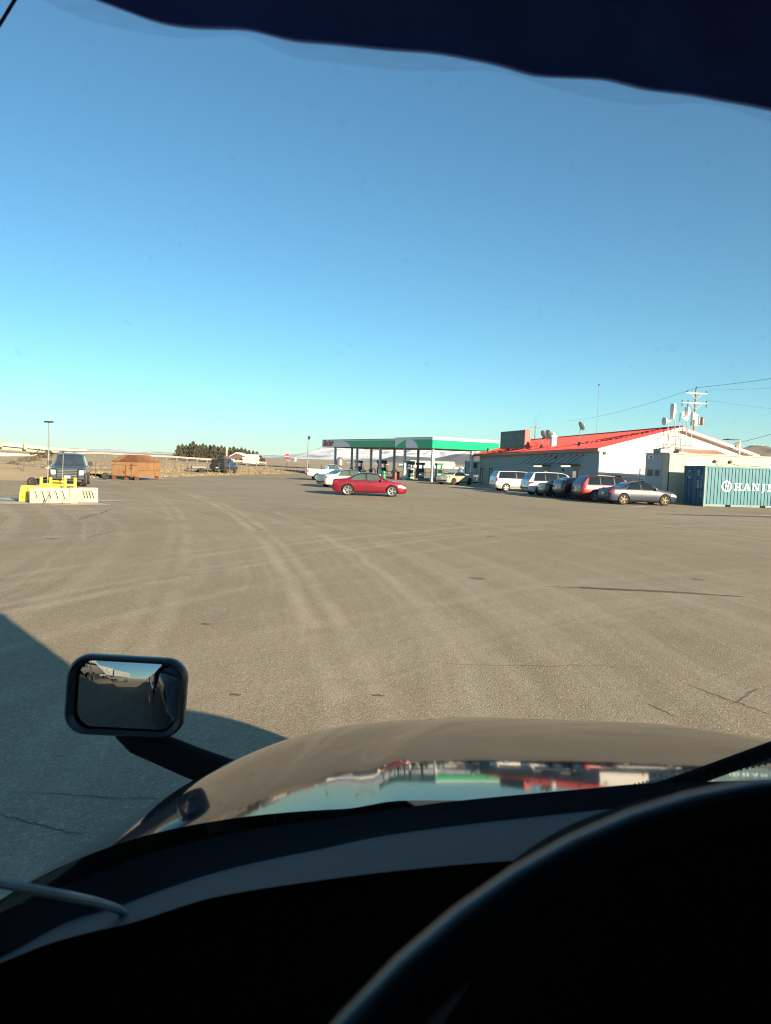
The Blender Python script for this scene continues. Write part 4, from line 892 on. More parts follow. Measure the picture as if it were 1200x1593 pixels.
MB().tube([(-1.15, 2.7, 2.55), (-1.15, 14.8, 2.55)], .022, 6).build('awning_rail', m_dark, ST)
for y, z, s in ((6.3, 2.05, .11), (7.9, 3.15, .10), (4.9, 1.35, .12), (2.5, 1.55, .10), (15.0, 1.4, .16)): MB().b2((-.12, y - s, z - s), (-.013, y + s, z + s)).build('wall_box', m_dark, ST)
for y0, y1 in ((24.0, 25.0), (27.0, 28.0)):
    Wn = MB().b2((-.03, y0, .25), (-.013, y1, 2.2)).build('window', m_dark, ST); MB().b2((-.045, y0 + .2, .5), (-.032, y0 + .6, 2.0)).build('pane', m_pale, Wn)
# shop fittings on the gable
MB().b2((.32, -.16, 3.32), (.52, -.015, 3.5)).build('wall_lamp', m_dark, ST); MB().tube([(.42, -.1, 3.5), (.55, -.2, 3.62), (.6, -.2, 3.5)], .02, 6).build('lamp_arm', m_dark, ST)
MB().b2((11.75, -.62, 4.3), (12.1, -.52, 4.68)).build('flood_lamp', m_wood, ST)
MB().b2((11.3, -.3, 4.92), (12.3, .5, 4.98)).build('roof_panel_antenna', m_dark, ST)
m_rail = mat('railing_steel', (.45, .40, .32), .6)
RL = thing('railing', 'thin metal railing along the foot of the white gable', 'railing', (SX, SY, 0), BA)
for z in (1.75, 1.55): MB().tube([(.25, -.5, z), (4.0, -.5, z - .12)], .025, 6).build('rail', m_rail, RL)
for k in range(6): MB().tube([(.25 + k * .75, -.5, 0), (.25 + k * .75, -.5, 1.75 - .024 * k)], .022, 6).build('post', m_rail, RL)
FN = thing('painted_shade_boards', 'low dark boards imitating the office shadow behind the slate grey sedan at the gable foot', 'fence', (SX, SY, 0), BA)  # dark boards added where the office only casts its shadow
for k in range(14): MB().b2((.9 + k * .2, -.72, 0), (1.08 + k * .2, -.68, 1.32 - .01 * (k % 3))).build('board', m_dark, FN)
UN = thing('air_conditioner', 'dark boxy outdoor unit against the white gable', 'air conditioner', (SX, SY, 0), BA)
MB().b2((1.05, -.55, .9), (1.65, -.1, 1.68)).build('casing', m_dark, UN, bevel=.03); MB().lathe([(.02, 0), (.22, 0), (.24, .02), (.22, .03)], 18, Matrix.Rotation(math.pi / 2, 3, 'X'), (1.35, -.552, 1.3)).build('fan_guard', m_galv, UN)
MB().b2((1.05, -.55, 0), (1.65, -.1, .898)).build('stand', m_wood, UN)
# roof sign, dishes, vent, lights
cB, sB = math.cos(BA), math.sin(BA)
def sw(x, y, z): return Vector((SX + cB * x - sB * y, SY + sB * x + cB * y, z - TILT * y))
SG = thing('roof_sign', 'faded dark sign board with red end standing on the red roof', 'sign', sw(.1, 15.4, 0), BA)
MB().b2((-.02, 0, 4.15), (.22, 6.75, 5.98)).build('board', mat('faded_sign_board', (.075, .088, .092), .6, var=.25, scale=2), SG)
MB().b2((-.06, -.06, 4.1), (.50, -.002, 6.04)).build('red_end', mat('sign_red_end', (.62, .07, .06), .5), SG)
for y in (.5, 3.4, 6.3): MB().tube([(.24, y, 5.7), (1.6, y, 4.45)], .03, 6).build('brace', m_redtrim, SG)
m_let = mat('faded_lettering', (.42, .46, .48), .6, var=.5, scale=5, col2=(.14, .16, .17)); rnd = random.Random(4); lb = MB()
for row, z0, hgt, y0, y1 in ((0, 5.2, .48, .45, 6.2), (1, 4.5, .40, .8, 5.9)):     # worn, unreadable strokes
    y = y0
    while y < y1:
        w_ = rnd.uniform(.18, .34); k = rnd.random()
        lb.b2((-.03, y, z0), (-.021, y + .06, z0 + hgt * rnd.uniform(.6, 1)))
        if k > .3: lb.b2((-.03, y + w_, z0 + hgt * rnd.uniform(0, .4)), (-.021, y + w_ + .06, z0 + hgt))
        if k > .5: lb.b2((-.03, y + .062, z0 + hgt * .45), (-.021, y + w_ - .002, z0 + hgt * .58))
        y += w_ + rnd.uniform(.14, .26)
o = lb.build('worn_lettering', m_let, SG); o['kind'] = 'stuff'
def dish(loc, r, yaw, tilt_, label, m, name='satellite_dish', mast=.9):
    T = thing(name, label, 'dish', loc, yaw); M = Matrix.Rotation(D2R(90 - tilt_), 3, 'X')
    MB().lathe([(.01, .0)] + [(r * k / 6, r * .28 * (k / 6) ** 2) for k in range(1, 7)] + [(r * 1.02, r * .27), (r * .5, r * .04), (.01, -.03)], 24, M, (0, 0, mast)).build('reflector', m, T, True)
    MB().tube([(0, 0.02, 0), (0, .02, mast)], .035, 8).build('mast', m_galv, T); ax = M @ Vector((0, 0, 1))
    a = Vector((0, 0, mast)) + ax * (r * .9); low = Vector((0, 0, mast)) + M @ Vector((0, -r, r * .28))
    MB().tube([low, a], .018, 6).build('feed_arm', m_galv, T); MB().box(a, (.09, .09, .09)).build('feed_horn', m_white, T); return T
def roofz(x, y): return EV + (RG - EV) * (x / (BW / 2)) - TILT * y + .06
def on_roof(px, Y):
    q = at(px, 690, Y); dx, dy = q.x - SX, Y - SY; x_, y_ = dx * cB + dy * sB, -dx * sB + dy * cB
    return (q.x, q.y, roofz(x_, y_) - .08)
for px, Y, r, yaw, lab in ((844.5, 78, .50, 40, 'dark satellite dish leftmost of the pair beside the white roof vent'), (852.5, 75.5, .56, 42, 'dark satellite dish next to the white roof vent')):
    dish(on_roof(px, Y), r, D2R(yaw), 25, lab, m_dark, mast=.95)
dish(on_roof(902, 71), .46, D2R(45), 25, 'dark satellite dish standing alone high on the red roof ridge', m_dark, mast=1.35)
T = thing('roof_vent', 'white capped vent pipe on the red roof', 'vent', on_roof(861, 71), 0)
MB().lathe([(.001, 0), (.30, 0), (.29, .95), (.001, .96)], 16).build('pipe', m_white, T, True); MB().lathe([(.36, .9), (.36, 1.0), (.24, 1.12), (.15, 1.16), (.15, 1.3), (.08, 1.36), (.001, 1.38)], 16).build('cap', m_white, T, True)
for k, (y, nm) in enumerate(((26.5, 'farthest'), (20.1, 'second farthest'), (11.8, 'second nearest'), (4.1, 'nearest'))):
    T = thing('eave_flood_light', nm + ' small dark flood light along the red eave', 'light', sw(.25, y, EV + .12), BA + .5, 'flood lights along the red eave')
    MB().tube([(0, 0, 0), (0, 0, .16)], .025, 6).build('stem', m_dark, T); MB().box((0, 0, .32), (.12, .22, .34), M=Matrix.Rotation(.5, 3, 'Y')).build('head', m_dark, T, bevel=.02)
# antenna masts against the gable
m_ant = mat('antenna_white', (.72, .71, .66), .5, var=.06); m_mast = mat('mast_steel', (.42, .40, .33), .5, .4)
def mast(w_, z0, z1, label, heads):
    T = thing('antenna_mast', label, 'antenna', sw(w_, -.75, 0), BA, 'antenna masts on the gable')
    MB().tube([(0, 0, z0), (0, 0, z1)], .035, 8).build('pole', m_mast, T, True)
    for z in (z0 + .15, z0 + .85): MB().tube([(0, 0, z), (0, .74, z)], .03, 6).build('wall_bracket', m_mast, T)
    MB().tube([(-.3, .02, z0 + .2), (.3, .02, z0 + .2)], .025, 6).build('cross_bar', m_mast, T)
    for kind, dx, z, s in heads:
        if kind == 'panel': MB().b2((dx - .06, -.35, z - s), (dx + .06, .35 - .2, z + s)).build('panel_antenna', m_ant, T, bevel=.02); MB().b2((dx + .06, -.15, z - .18), (dx + .28, .1, z + .15)).build('radio_box', m_mast, T)
        if kind == 'dish': MB().lathe([(.01, -.1), (s * .5, -.06), (s, .06), (s * 1.03, .08), (s * .5, .0), (.01, -.02)], 20, Matrix.Rotation(D2R(70), 3, 'X') @ Matrix.Rotation(D2R(20), 3, 'Y'), (dx, -.12, z)).build('round_dish', m_ant, T, True); MB().tube([(dx, -.1, z), (dx - .1, -.45, z)], .05, 6).build('feed', m_mast, T)
        if kind == 'horn': MB().lathe([(.06, 0), (.09, .25), (.30, .55), (.33, .58), (.001, .5)], 16, Matrix.Rotation(D2R(-95), 3, 'Y'), (dx + .3, 0, z)).build('horn', m_ant, T, True)
        if kind == 'box': MB().b2((dx - .14, -.2, z - s), (dx + .14, .1, z + s)).build('sector_antenna', m_ant, T, bevel=.03)
mast(5.35, 4.1, 6.2, 'leftmost gable mast carrying a horn shaped antenna', (('horn', -.1, 6.12, .3),)); mast(5.95, 4.1, 7.4, 'tall gable mast carrying a large flat panel antenna', (('panel', -.35, 6.88, .6),))
mast(6.35, 4.1, 6.8, 'gable mast carrying a round white dish', (('dish', .3, 6.52, .38),)); mast(7.0, 4.1, 7.15, 'gable mast just right of the peak with a slim flat antenna', (('panel', -.12, 6.92, .35),))
mast(7.45, 4.1, 6.8, 'rightmost gable mast carrying a tall sector antenna', (('box', .25, 6.28, .48), ('box', .05, 6.6, .3)))
# lean-to roof behind the office
LT = thing('lean_to', 'low lean-to with pinkish roof between the store gable and the cream office', 'shed', sw(6.9, -.02, 0), BA)
MB().b2((0, -1.2, 0), (3.2, -.05, 3.55)).build('wall', m_wall, LT); MB().prism([(-1.45, 3.58), (0.0, 3.95), (0.0, 4.03), (-1.45, 3.66)], 3.6, 'x', -.2).build('roof', mat('pink_brown_roof', (.38, .22, .17), .6), LT)
# cream office behind the container
OA = math.atan2(.153, .988); OO = Vector((19.29, 50.78, 0))
m_cream = mat('cream_siding', (.55, .51, .35), .6, var=.04, scale=.7); m_greyw = mat('office_end_grey', (.42, .44, .46), .6, var=.05)
OF = thing('site_office', 'cream flat roofed site office behind the blue container', 'office', OO, OA)
MB().b2((0, 0, 0), (11, 3.2, 3.34)).build('wall', m_cream, OF); MB().b2((-.02, .9, 0.05), (-.002, 3.2, 3.3)).build('end_wall_panel', m_greyw, OF)
MB().b2((-.06, -.08, 3.342), (11.05, 3.26, 3.42)).build('roof_edge', mat('roof_edge_grey', (.35, .34, .28), .5), OF)
for y0, y1, nm in ((1.08, 1.76, 'w'), (1.97, 2.85, 'w')):
    Wn = MB().b2((-.05, y0, 1.72), (-.021, y1, 2.30)).build('window', m_cream, OF); MB().b2((-.06, y0 + .06, 1.78), (-.051, y1 - .06, 2.24)).build('pane', m_dark, Wn)
MB().b2((-.05, 2.03, 3.02), (-.021, 2.8, 3.28)).build('end_sign', m_white, OF)
MB().b2((-.06, 2.25, 3.09), (-.051, 2.55, 3.2)).build('end_sign_mark', m_dark, OF)
MB().b2((1.1, -.04, 2.45), (2.35, -.002, 2.98)).build('front_window', m_greyw, OF); MB().b2((1.2, -.05, 2.5), (2.25, -.041, 2.88)).build('front_pane', m_white, OF)
for x in (3.4, 4.55):
    MB().lathe([(.03, 0), (.10, .04), (.11, .2), (.04, .24), (.001, .24)], 12, Matrix.Rotation(math.pi / 2, 3, 'X'), (x, -.002, 2.98)).build('wall_light', m_galv, OF, True)
MB().tube([(3.4, -.03, 2.9), (3.6, -.03, 2.66), (4.1, -.03, 2.68), (4.5, -.03, 2.86), (5.2, -.03, 2.72), (7, -.03, 2.70)], .014, 5).build('conduit', m_dark, OF)
MB().b2((-.012, -.004, 0), (.05, .06, 3.34)).build('corner_trim', m_dark, OF)
for x, y, sx_, sy, h, lab in ((.35, 1.5, .5, .5, .3, 'boxy grey roof unit at the office left end'), (1.6, 1.4, .35, .35, .16, 'small grey roof cap on the site office')):
    q = OO + Matrix.Rotation(OA, 3, 'Z') @ Vector((x, y, 0)); T = thing('roof_unit', lab, 'roof unit', (q.x, q.y, 3.42), OA)
    MB().b2((-sx_, -sy, 0), (sx_, sy, h)).build('housing', m_galv, T, bevel=.04); MB().lathe([(.001, h + .08), (sx_ * .6, h + .06), (sx_ * .6, h), (.001, h)], 14).build('cap', m_galv, T)
q = OO + Matrix.Rotation(OA, 3, 'Z') @ Vector((6.0, 1.2, 0)); T = thing('vent_pipe', 'thin white vent pipe rising from the office roof', 'pipe', (q.x, q.y, 3.42)); MB().tube([(0, 0, 0), (0, 0, 1.1)], .06, 8).build('pipe', m_white, T); MB().lathe([(.09, 0), (.09, .05), (.001, .06)], 10, None, (0, 0, -.0)).build('collar', m_galv, T)
# shipping container
CO = Vector((20.15, 46.93, 0)); CL, CW, CH = 6.06, 2.44, 2.59
def cont_mat(name, c, c2):
    return mat(name, c, .5, 0.0, scale=1.6, col2=c2, bump=.05, bscale=8)
m_cont = cont_mat('container_teal', (.033, .180, .235), (.024, .135, .182)); m_contf = cont_mat('container_frame', (.20, .27, .25), (.10, .17, .17)); m_cdoor = cont_mat('container_door_blue', (.012, .11, .19), (.008, .075, .14)); m_cw = mat('container_print_white', (.78, .80, .78), .5, var=.1, scale=4); m_cprint = mat('door_print', (.42, .55, .62), .5, var=.25, scale=8)
CT = thing('shipping_container', 'teal corrugated shipping container with white lettering beside the slate grey sedan', 'container', CO, OA)
def corr(y0, d, flip):
    prof = []; x = .12; p_ = .236
    while x < CL - .16:
        prof += [(x, y0), (x + .022, y0 + d), (x + .105, y0 + d), (x + .127, y0)]; x += p_
    prof.append((CL - .1, y0)); b = MB(); n_ = len(prof)
    b.v = [(a, c, z) for z in (.15, CH - .10) for a, c in prof]; b.f = [(i, i + 1, n_ + i + 1, n_ + i) for i in range(n_ - 1)]; return b
corr(.012, .040, 1).build('side_panel', m_cont, CT, fix=False); corr(CW - .012, -.04, -1).build('side_panel', m_cont, CT, fix=False)
MB().b2((.02, .06, .1), (CL - .02, CW - .06, .14)).build('floor', m_under, CT); MB().b2((.02, .02, CH - .05), (CL - .02, CW - .02, CH - .012)).build('roof', m_cont, CT); MB().b2((CL - .06, .05, .14), (CL - .02, CW - .05, CH - .1)).build('end_panel', m_cont, CT)
for x in (0, CL - .12):
    for y in (0, CW - .12): MB().b2((x, y, .0), (x + .12, y + .12, CH)).build('corner_post', m_contf, CT)
for y in (0.0, CW - .06):
    MB().b2((.121, y, CH - .11), (CL - .121, y + .06, CH - .004)).build('top_rail', m_cont, CT)
    x0 = .121
    for a, c in ((1.52, 1.90), (3.95, 4.33), (CL - .121, None)):
        MB().b2((x0, y, .02), (a, y + .06, .16)).build('bottom_rail', m_contf, CT); x0 = c
for x in (1.52, 3.95): MB().b2((x + .002, .05, .02), (x + .378, CW - .05, .13)).build('forklift_pocket', m_under, CT)
for s in (0, 1):
    dr = MB().b2((.03, .13 + s * 1.095, .16), (.07, .13 + s * 1.095 + 1.085, CH - .11)).build('door', m_cdoor, CT)
    for z in (.45, 1.05, 1.65, 2.2): MB().b2((.018, .17 + s * 1.095, z - .03), (.029, .13 + s * 1.095 + 1.04, z + .03)).build('door_rib', m_cdoor, dr)
    for yy in (.35, .80):
        MB().tube([(.0, .13 + s * 1.095 + yy, .12), (.0, .13 + s * 1.095 + yy, CH - .08)], .018, 6).build('lock_rod', m_cdoor, dr)
MB().b2((.0, .121, CH - .105), (.06, CW - .121, CH - .004)).build('door_header', m_cdoor, CT); MB().b2((.0, .121, .02), (.06, CW - .121, .15)).build('door_sill', m_cdoor, CT)
pr = MB(); rnd = random.Random(2)
for (ya, yb, za, zb) in ((.62, .92, 1.95, 2.3), (.30, .55, 1.75, 2.02), (.62, .92, 1.15, 1.60), (.30, .55, 1.15, 1.60), (.32, .5, .6, .95)):
    z = za
    while z < zb:
        y = ya
        while y < yb - .03:
            w_ = rnd.uniform(.03, .08); pr.b2((.010, y, z), (.016, min(yb, y + w_), z + .045)); y += w_ + .025
        z += .075
o = pr.build('door_stencil', m_cprint, CT); o['kind'] = 'stuff'
def ringmesh(R0, R1, c, plane, th, n_=40):
    b = MB()
    for k in range(n_):
        a = 2 * math.pi * k / n_
        for r_ in (R0, R1):
            x, z = c[0] + r_ * math.cos(a), c[1] + r_ * math.sin(a); b.v.append((x, plane, z) if th else (plane, x, z))
    b.f = [(2*k, 2*k + 1, (2*k + 3) % (2*n_), (2*k + 2) % (2*n_)) for k in range(n_)]; return b
ringmesh(.27, .36, (1.55, 1.33), .004, True).build('emblem_ring', m_cw, CT, fix=False)
ringmesh(.20, .27, (1.75, 2.02), .008, False, 28).build('door_emblem_ring', m_cprint, CT, fix=False)
def letter(strokes, x0, z0, w_, h_, name, slant=0.0, yy=.004, m=None):
    b = MB()
    for poly in strokes: b.add([(x0 + (p[0] + slant * p[1]) * w_, yy, z0 + p[1] * h_) for p in poly], [tuple(range(len(poly)))])
    return b.build(name, m or m_cw, CT, fix=False)
R_ = lambda a, b_, c, d: [(a, b_), (c, b_), (c, d), (a, d)]
Hs = [R_(.12, 0, .36, 1), R_(.64, 0, .88, 1), R_(.36, .42, .64, .58), R_(0, 0, .12, .12), R_(.36, 0, .46, .12), R_(.54, 0, .64, .12), R_(.88, 0, 1, .12), R_(0, .88, .12, 1), R_(.36, .88, .46, 1), R_(.54, .88, .64, 1), R_(.88, .88, 1, 1)]
As = [[(.08, .12), (.20, .12), (.52, 1), (.38, 1)], [(.38, 1), (.62, 1), (.94, .12), (.66, .12)], R_(.28, .28, .68, .40), R_(-.04, 0, .32, .12), R_(.56, 0, 1.06, .12)]
Ns = [R_(.10, .12, .24, .88), [(.10, 1), (.36, 1), (.90, .0), (.72, .0)], R_(.76, .12, .90, .88), R_(0, 0, .36, .12), R_(0, .88, .12, 1), R_(.62, .88, 1.02, 1)]
Js = [R_(.40, -.05, .76, .88), R_(.2, .88, .96, 1), [(.40, -.05), (.76, -.05), (.62, -.22), (.30, -.28), (.08, -.2), (.08, -.08), (.26, -.12)]]
Is = [R_(.28, .12, .72, .88), R_(.08, 0, .92, .12), R_(.08, .88, .92, 1)]
x = 2.06; nm = 0
for st, w_ in ((Hs, .54), (As, .52), (Ns, .52), (Js, .34), (Is, .30), (Ns, .52)):
    letter(st, x, 1.09, w_, .46, 'letter'); x += w_ + .10
letter([R_(.10, 0, .34, 1), R_(.66, 0, .90, 1), R_(.34, .42, .66, .60)], 1.40, 1.13, .26, .40, 'emblem_letter', .22, .003)

# ================================================================== LEFT SIDE: barriers, hopper, fence, lamp post
m_bar = mat('barrier_white', (.44, .41, .34), .6, scale=2.5, col2=(.36, .32, .25)); m_yel = mat('safety_yellow', (.72, .56, .05), .55, scale=2, col2=(.60, .45, .05)); m_yelw = mat('worn_yellow', (.66, .50, .16), .6, scale=4, col2=(.62, .56, .42)); m_groove = mat('barrier_recess', (.50, .45, .34), .7)
def barrier(A, B, label, h=.62, d=.46, grooves=5, slant=.14, endm=None):
    A, B = Vector(A), Vector(B); L_ = (B - A).length; a = math.atan2(B.y - A.y, B.x - A.x); T = thing('barrier', label, 'barrier', (A.x, A.y, .02), a, 'traffic barriers round the yellow frame')
    prof = [(0, 0), (d, 0), (d, .10), (d - .07, .24), (d - .11, h - .03), (d - .14, h), (.14, h), (.11, h - .03), (.07, .24), (0, .10)]
    b = MB(); n_ = len(prof); us = [0, .03, L_ - .03, L_]
    for u in us: 
        k = .94 if u in (0, L_) else 1.0; b.v += [(u, d/2 + (y - d/2) * k, z * (k if z > .3 else 1)) for y, z in prof]
    b.f = [(i*n_ + j, i*n_ + (j+1) % n_, (i+1)*n_ + (j+1) % n_, (i+1)*n_ + j) for i in range(3) for j in range(n_)] + [tuple(range(n_)), tuple(3*n_ + j for j in range(n_))]
    body = b.build('body', m_bar, T, bevel=.015)
    c = MB()
    for k in range(grooves):
        x = .2 + (L_ - .45) * k / max(1, grooves - 1); M = Matrix.Rotation(-slant * 2.0, 3, 'Y')
        c.box((x, .02, .33), (.11, .36, .32), M=M)
    co = c.build('cutter', None); boolean(body, co)
    if not body.data.materials: body.data.materials.append(m_bar)
    if endm:
        MB().b2((L_ + .004, -.01, 0), (L_ + .32, d + .01, h + .012)).build('yellow_end', endm, T, bevel=.02)
    return T
def boolean_fix(): pass
gA, gB = gnd(46, 783.5), gnd(108, 784)
barrier(gA, gB, 'white barrier with slanted recesses facing the camera, left of the pair', endm=m_yelw)
gC, gD = gnd(121, 782.5), gnd(150, 779)
barrier(gC, Vector((gC.x + .72, gC.y + .34, 0)), 'shorter white barrier with slanted recesses, right of the pair', .62, .46, 4)
gE = gnd(29, 781); T = thing('yellow_block', 'plain yellow block closing the left end of the barriers', 'barrier', (gE.x, gE.y, .02), .3)
MB().prism([(0, 0), (.36, 0), (.30, .60), (.06, .60)], .42, 'y', 0).build('body', m_yel, T, bevel=.02); MB().b2((.02, .42, .40), (1.5, .62, .64)).build('yellow_beam', m_yel, T, bevel=.02)
q0, q1 = gnd(62, 770), gnd(118, 771); a = math.atan2(q1.y - q0.y, q1.x - q0.x); L_ = (q1 - q0).length
T = thing('pipe_frame', 'yellow pipe guard frame behind the white barriers', 'guard frame', (q0.x, q0.y, 0), a)
for k, t in enumerate((.04, .30, .70, .98)): MB().tube([(L_ * t, 0, 0), (L_ * t, 0, .86)], .075, 12).build('post', m_yel, T, True)
MB().tube([(0, 0, .50), (L_, 0, .50)], .06, 10).build('cross_pipe', m_yel, T, True); MB().tube([(L_ * .3, -.02, .66), (L_ * .7, -.02, .66)], .05, 10).build('cross_pipe', m_yel, T, True)
for px, lab in ((78, 'thin pale whip pole at the yellow frame, left one'), (101, 'thin pale whip pole at the yellow frame, right one')):
    q = gnd(px, 771.5); T = thing('whip_pole', lab, 'pole', (q.x - .05, q.y - .12, 0)); MB().tube([(0, 0, 0), (.0, 0, 1.0), (.02, 0, 1.95)], .011, 6).build('rod', m_conc, T); MB().tube([(0, 0, .80), (0, 0, .86)], .03, 8).build('collar', m_yel, T)
qa = gnd(84, 785.5); hs = [Vector((qa.x + .9 * (t - .5) + .12 * math.sin(t * 9), qa.y - .02 - .10 * math.sin(t * 5), .03 + .42 * max(0, math.sin(t * 9.4 - .6)) * (1 - t * .5))) for t in [i / 40 for i in range(41)]]
o = MB().tube(hs, .018, 6).build('hose', m_wood, None, True); tag(o, 'thin brown hose draped in front of the left white barrier', 'hose')
for px, py, lab, z in ((50, 757, 'black tyre leaning at the left of the dark pickup', .0), (164, 746, 'black tyre lying beside the rusty hopper', .0)):
    q = gnd(px, py); T = thing('tyre', lab, 'tyre', (q.x, q.y, .27 + z), .4); T.scale = (.72, .72, .72); MB().lathe([(.20, -.10), (.30, -.12), (.37, -.08), (.38, 0), (.37, .08), (.30, .12), (.20, .10), (.20, -.10)], 24, Matrix.Rotation(D2R(75), 3, 'X')).build('casing', m_rubber, T, True); MB().lathe([(.195, -.06), (.195, .06), (.16, .05), (.16, -.05), (.195, -.06)], 18, Matrix.Rotation(D2R(75), 3, 'X')).build('bead', m_dark, T, True); MB().lathe([(.001, .0), (.16, .0), (.19, .03)], 16, Matrix.Rotation(D2R(75), 3, 'X')).build('rim', m_rubber, T, True)
# rusty hopper with hipped lid
m_rust = mat('rust_orange_steel', (.32, .185, .092), .75, scale=2.2, col2=(.24, .125, .06), bump=.1, bscale=20); m_rustd = mat('rust_dark_steel', (.19, .078, .038), .8, scale=2.5, col2=(.13, .05, .026))
hq = gnd(214, 747.5); HP = thing('hopper', 'rusty orange steel hopper bin with hipped lid on short legs', 'hopper', (hq.x, hq.y, 0), D2R(-12))
w_, d_ = 2.25, 3.4; z0, z1, z2 = .30, 1.42, 1.98
R0 = Matrix.Rotation(D2R(30), 3, 'Z')
MB().b2((-w_, 0, z0), (0, d_, z1)).build('bin_body', m_rust, HP)
lid = MB(); lid.add([(-w_ - .06, -.06, z1 + .01), (.06, -.06, z1 + .01), (.06, d_ + .06, z1 + .01), (-w_ - .06, d_ + .06, z1 + .01), (-w_ + .7, .75, z2), (-.65, .75, z2), (-.65, d_ - .5, z2), (-w_ + .7, d_ - .5, z2)], [(0,1,5,4),(1,2,6,5),(2,3,7,6),(3,0,4,7),(4,5,6,7),(0,3,2,1)]); lid.build('lid', m_rustd, HP)
lp = MB(); lp.add([(-w_ + .1, -.05, z1 + .05), (-w_ + .62, -.05, z1 + .05), (-w_ + 1.12, .70, z2 + .01), (-w_ + .80, .70, z2 + .01)], [(0, 1, 2, 3)]); lp.build('lid_plate', m_rust, HP, fix=False)
for k in range(1, 8): MB().tube([(.07, k * .44 - .05, z1 + .03), (-.62, .75 + (d_ - 1.25) * k / 8, z2 + .01)], .03, 6).build('lid_rib', m_rust, HP)
for k in range(9): MB().b2((.002, .05 + k * .40, z0), (.10, .15 + k * .40, z1)).build('side_rib', m_rust, HP)
MB().b2((.002, 0, .82), (.12, d_, .90)).build('side_rail', m_rust, HP)
for x0, x1 in ((-w_ + .04, -w_ + .62), (-w_ + .68, -w_ + 1.22), (-w_ + 1.28, -.52), (-.48, -.04)): MB().b2((x0, -.045, z0 + .05), (x1, -.002, z1 - .30)).build('front_panel', m_rust, HP)
MB().b2((-w_, -.06, z1 - .24), (0, -.002, z1 - .16)).build('front_rail', m_rust, HP); MB().b2((-w_ + 1.23, -.07, z0), (-w_ + 1.27, -.046, z1 - .26)).build('door_bar', m_rustd, HP)
for x, z in ((-w_ + 1.15, .62), (-.5, .95), (-w_ + 1.8, 1.2)): MB().b2((x - .08, -.10, z - .09), (x + .08, -.047, z + .09)).build('latch', m_rustd, HP)
for x, y in ((-w_ + .15, .15), (-.15, .15), (-w_ + .15, d_ - .2), (-.15, d_ - .2), (-w_ / 2, .3)): MB().b2((x - .12, y - .12, 0), (x + .12, y + .12, z0)).build('leg', m_rustd, HP)
# wire fence along the lot edge: posts, wires
m_post = mat('fence_post_steel', (.12, .10, .085), .7)
FE = thing('wire_fence', 'wire fence on thin dark posts along the left edge of the lot', 'fence', (0, 0, 0))
line = [(-48, 36), (-38, 41), (-31, 47.5), (-27, 55), (-24.2, 61.5), (-21.8, 70), (-19.4, 80), (-17.2, 92), (-14.8, 103), (-10, 112.5), (-2, 117.5), (8, 120)]
fp = []
for (ax, ay), (bx, by) in zip(line, line[1:]):
    n_ = max(1, int(math.hypot(bx - ax, by - ay) / 3.0))
    for k in range(n_): fp.append(Vector((lerp(ax, bx, k / n_), lerp(ay, by, k / n_), 0)))
for v in fp: v.z = max(0, ground_h(v.x, v.y))
pmesh2 = MB().tube([(0, 0, -.1), (0, 0, 1.35)], .038, 6).mesh('post'); pmesh2.materials.append(m_post)
for v in fp:
    o = bpy.data.objects.new('post', pmesh2); COL.objects.link(o); o.parent = FE; o.location = v
for z in (.3, .65, 1.0, 1.28): MB().tube([v + Vector((0, -.03, z)) for v in fp], .007, 4).build('wire', m_post, FE)
# lamp post left, lamp post middle
def lamp(px, py, Y, label, arm):
    t_ = at(px, py, Y); T = thing('lamp_post', label, 'lamp post', (t_.x, t_.y, max(0, ground_h(t_.x, t_.y)) - .05)); h = t_.z - T.location.z
    MB().tube([(0, 0, 0), (0, 0, h)], .10, 10, .055).build('pole', m_galv, T, True); MB().b2((-.2, -.2, 0), (.2, .2, .25)).build('base', m_conc, T)
    if arm == 'T': MB().b2((-.42, -.16, h), (.42, .16, h + .16)).build('lamp_head', m_dark, T, bevel=.03)
    else: MB().b2((-.05, -.2, h - .5), (.28, .12, h - .05)).build('lamp_head', m_dark, T, bevel=.03)
    return T
lamp(76, 657.5, 74, 'tall thin lamp post behind the dark pickup', 'T'); lamp(480, 678, 104, 'thin lamp post left of the fuel canopy', 'F')
# highway guard rail on the bank
def on_bank(x, y): return max(0, ground_h(x, y))
GR = thing('guard_rail', 'pale highway guard rail descending along the top of the bank', 'guard rail', (0, 0, 0)); gp = []
for i in range(24):
    x = -68 + i * 1.9; y = 141 + .35 * i; gp.append(Vector((x, y, on_bank(x, y))))
pm3 = MB().b2((-.10, -.10, -.2), (.10, .10, .95)).mesh('post'); pm3.materials.append(m_wood)
for v in gp:
    o = bpy.data.objects.new('post', pm3); COL.objects.link(o); o.parent = GR; o.location = v
b = MB()
for i in range(len(gp) - 1):
    A, B = gp[i], gp[i + 1]; b.add([A + Vector((0, -.13, .62)), B + Vector((0, -.13, .62)), B + Vector((0, -.13, .95)), A + Vector((0, -.13, .95)), A + Vector((0, -.105, .62)), B + Vector((0, -.105, .62)), B + Vector((0, -.105, .95)), A + Vector((0, -.105, .95))], [(0,1,2,3),(7,6,5,4),(3,2,6,7),(0,4,5,1)])
b.build('rail', mat('dull_rail', (.32, .30, .27), .6), GR)
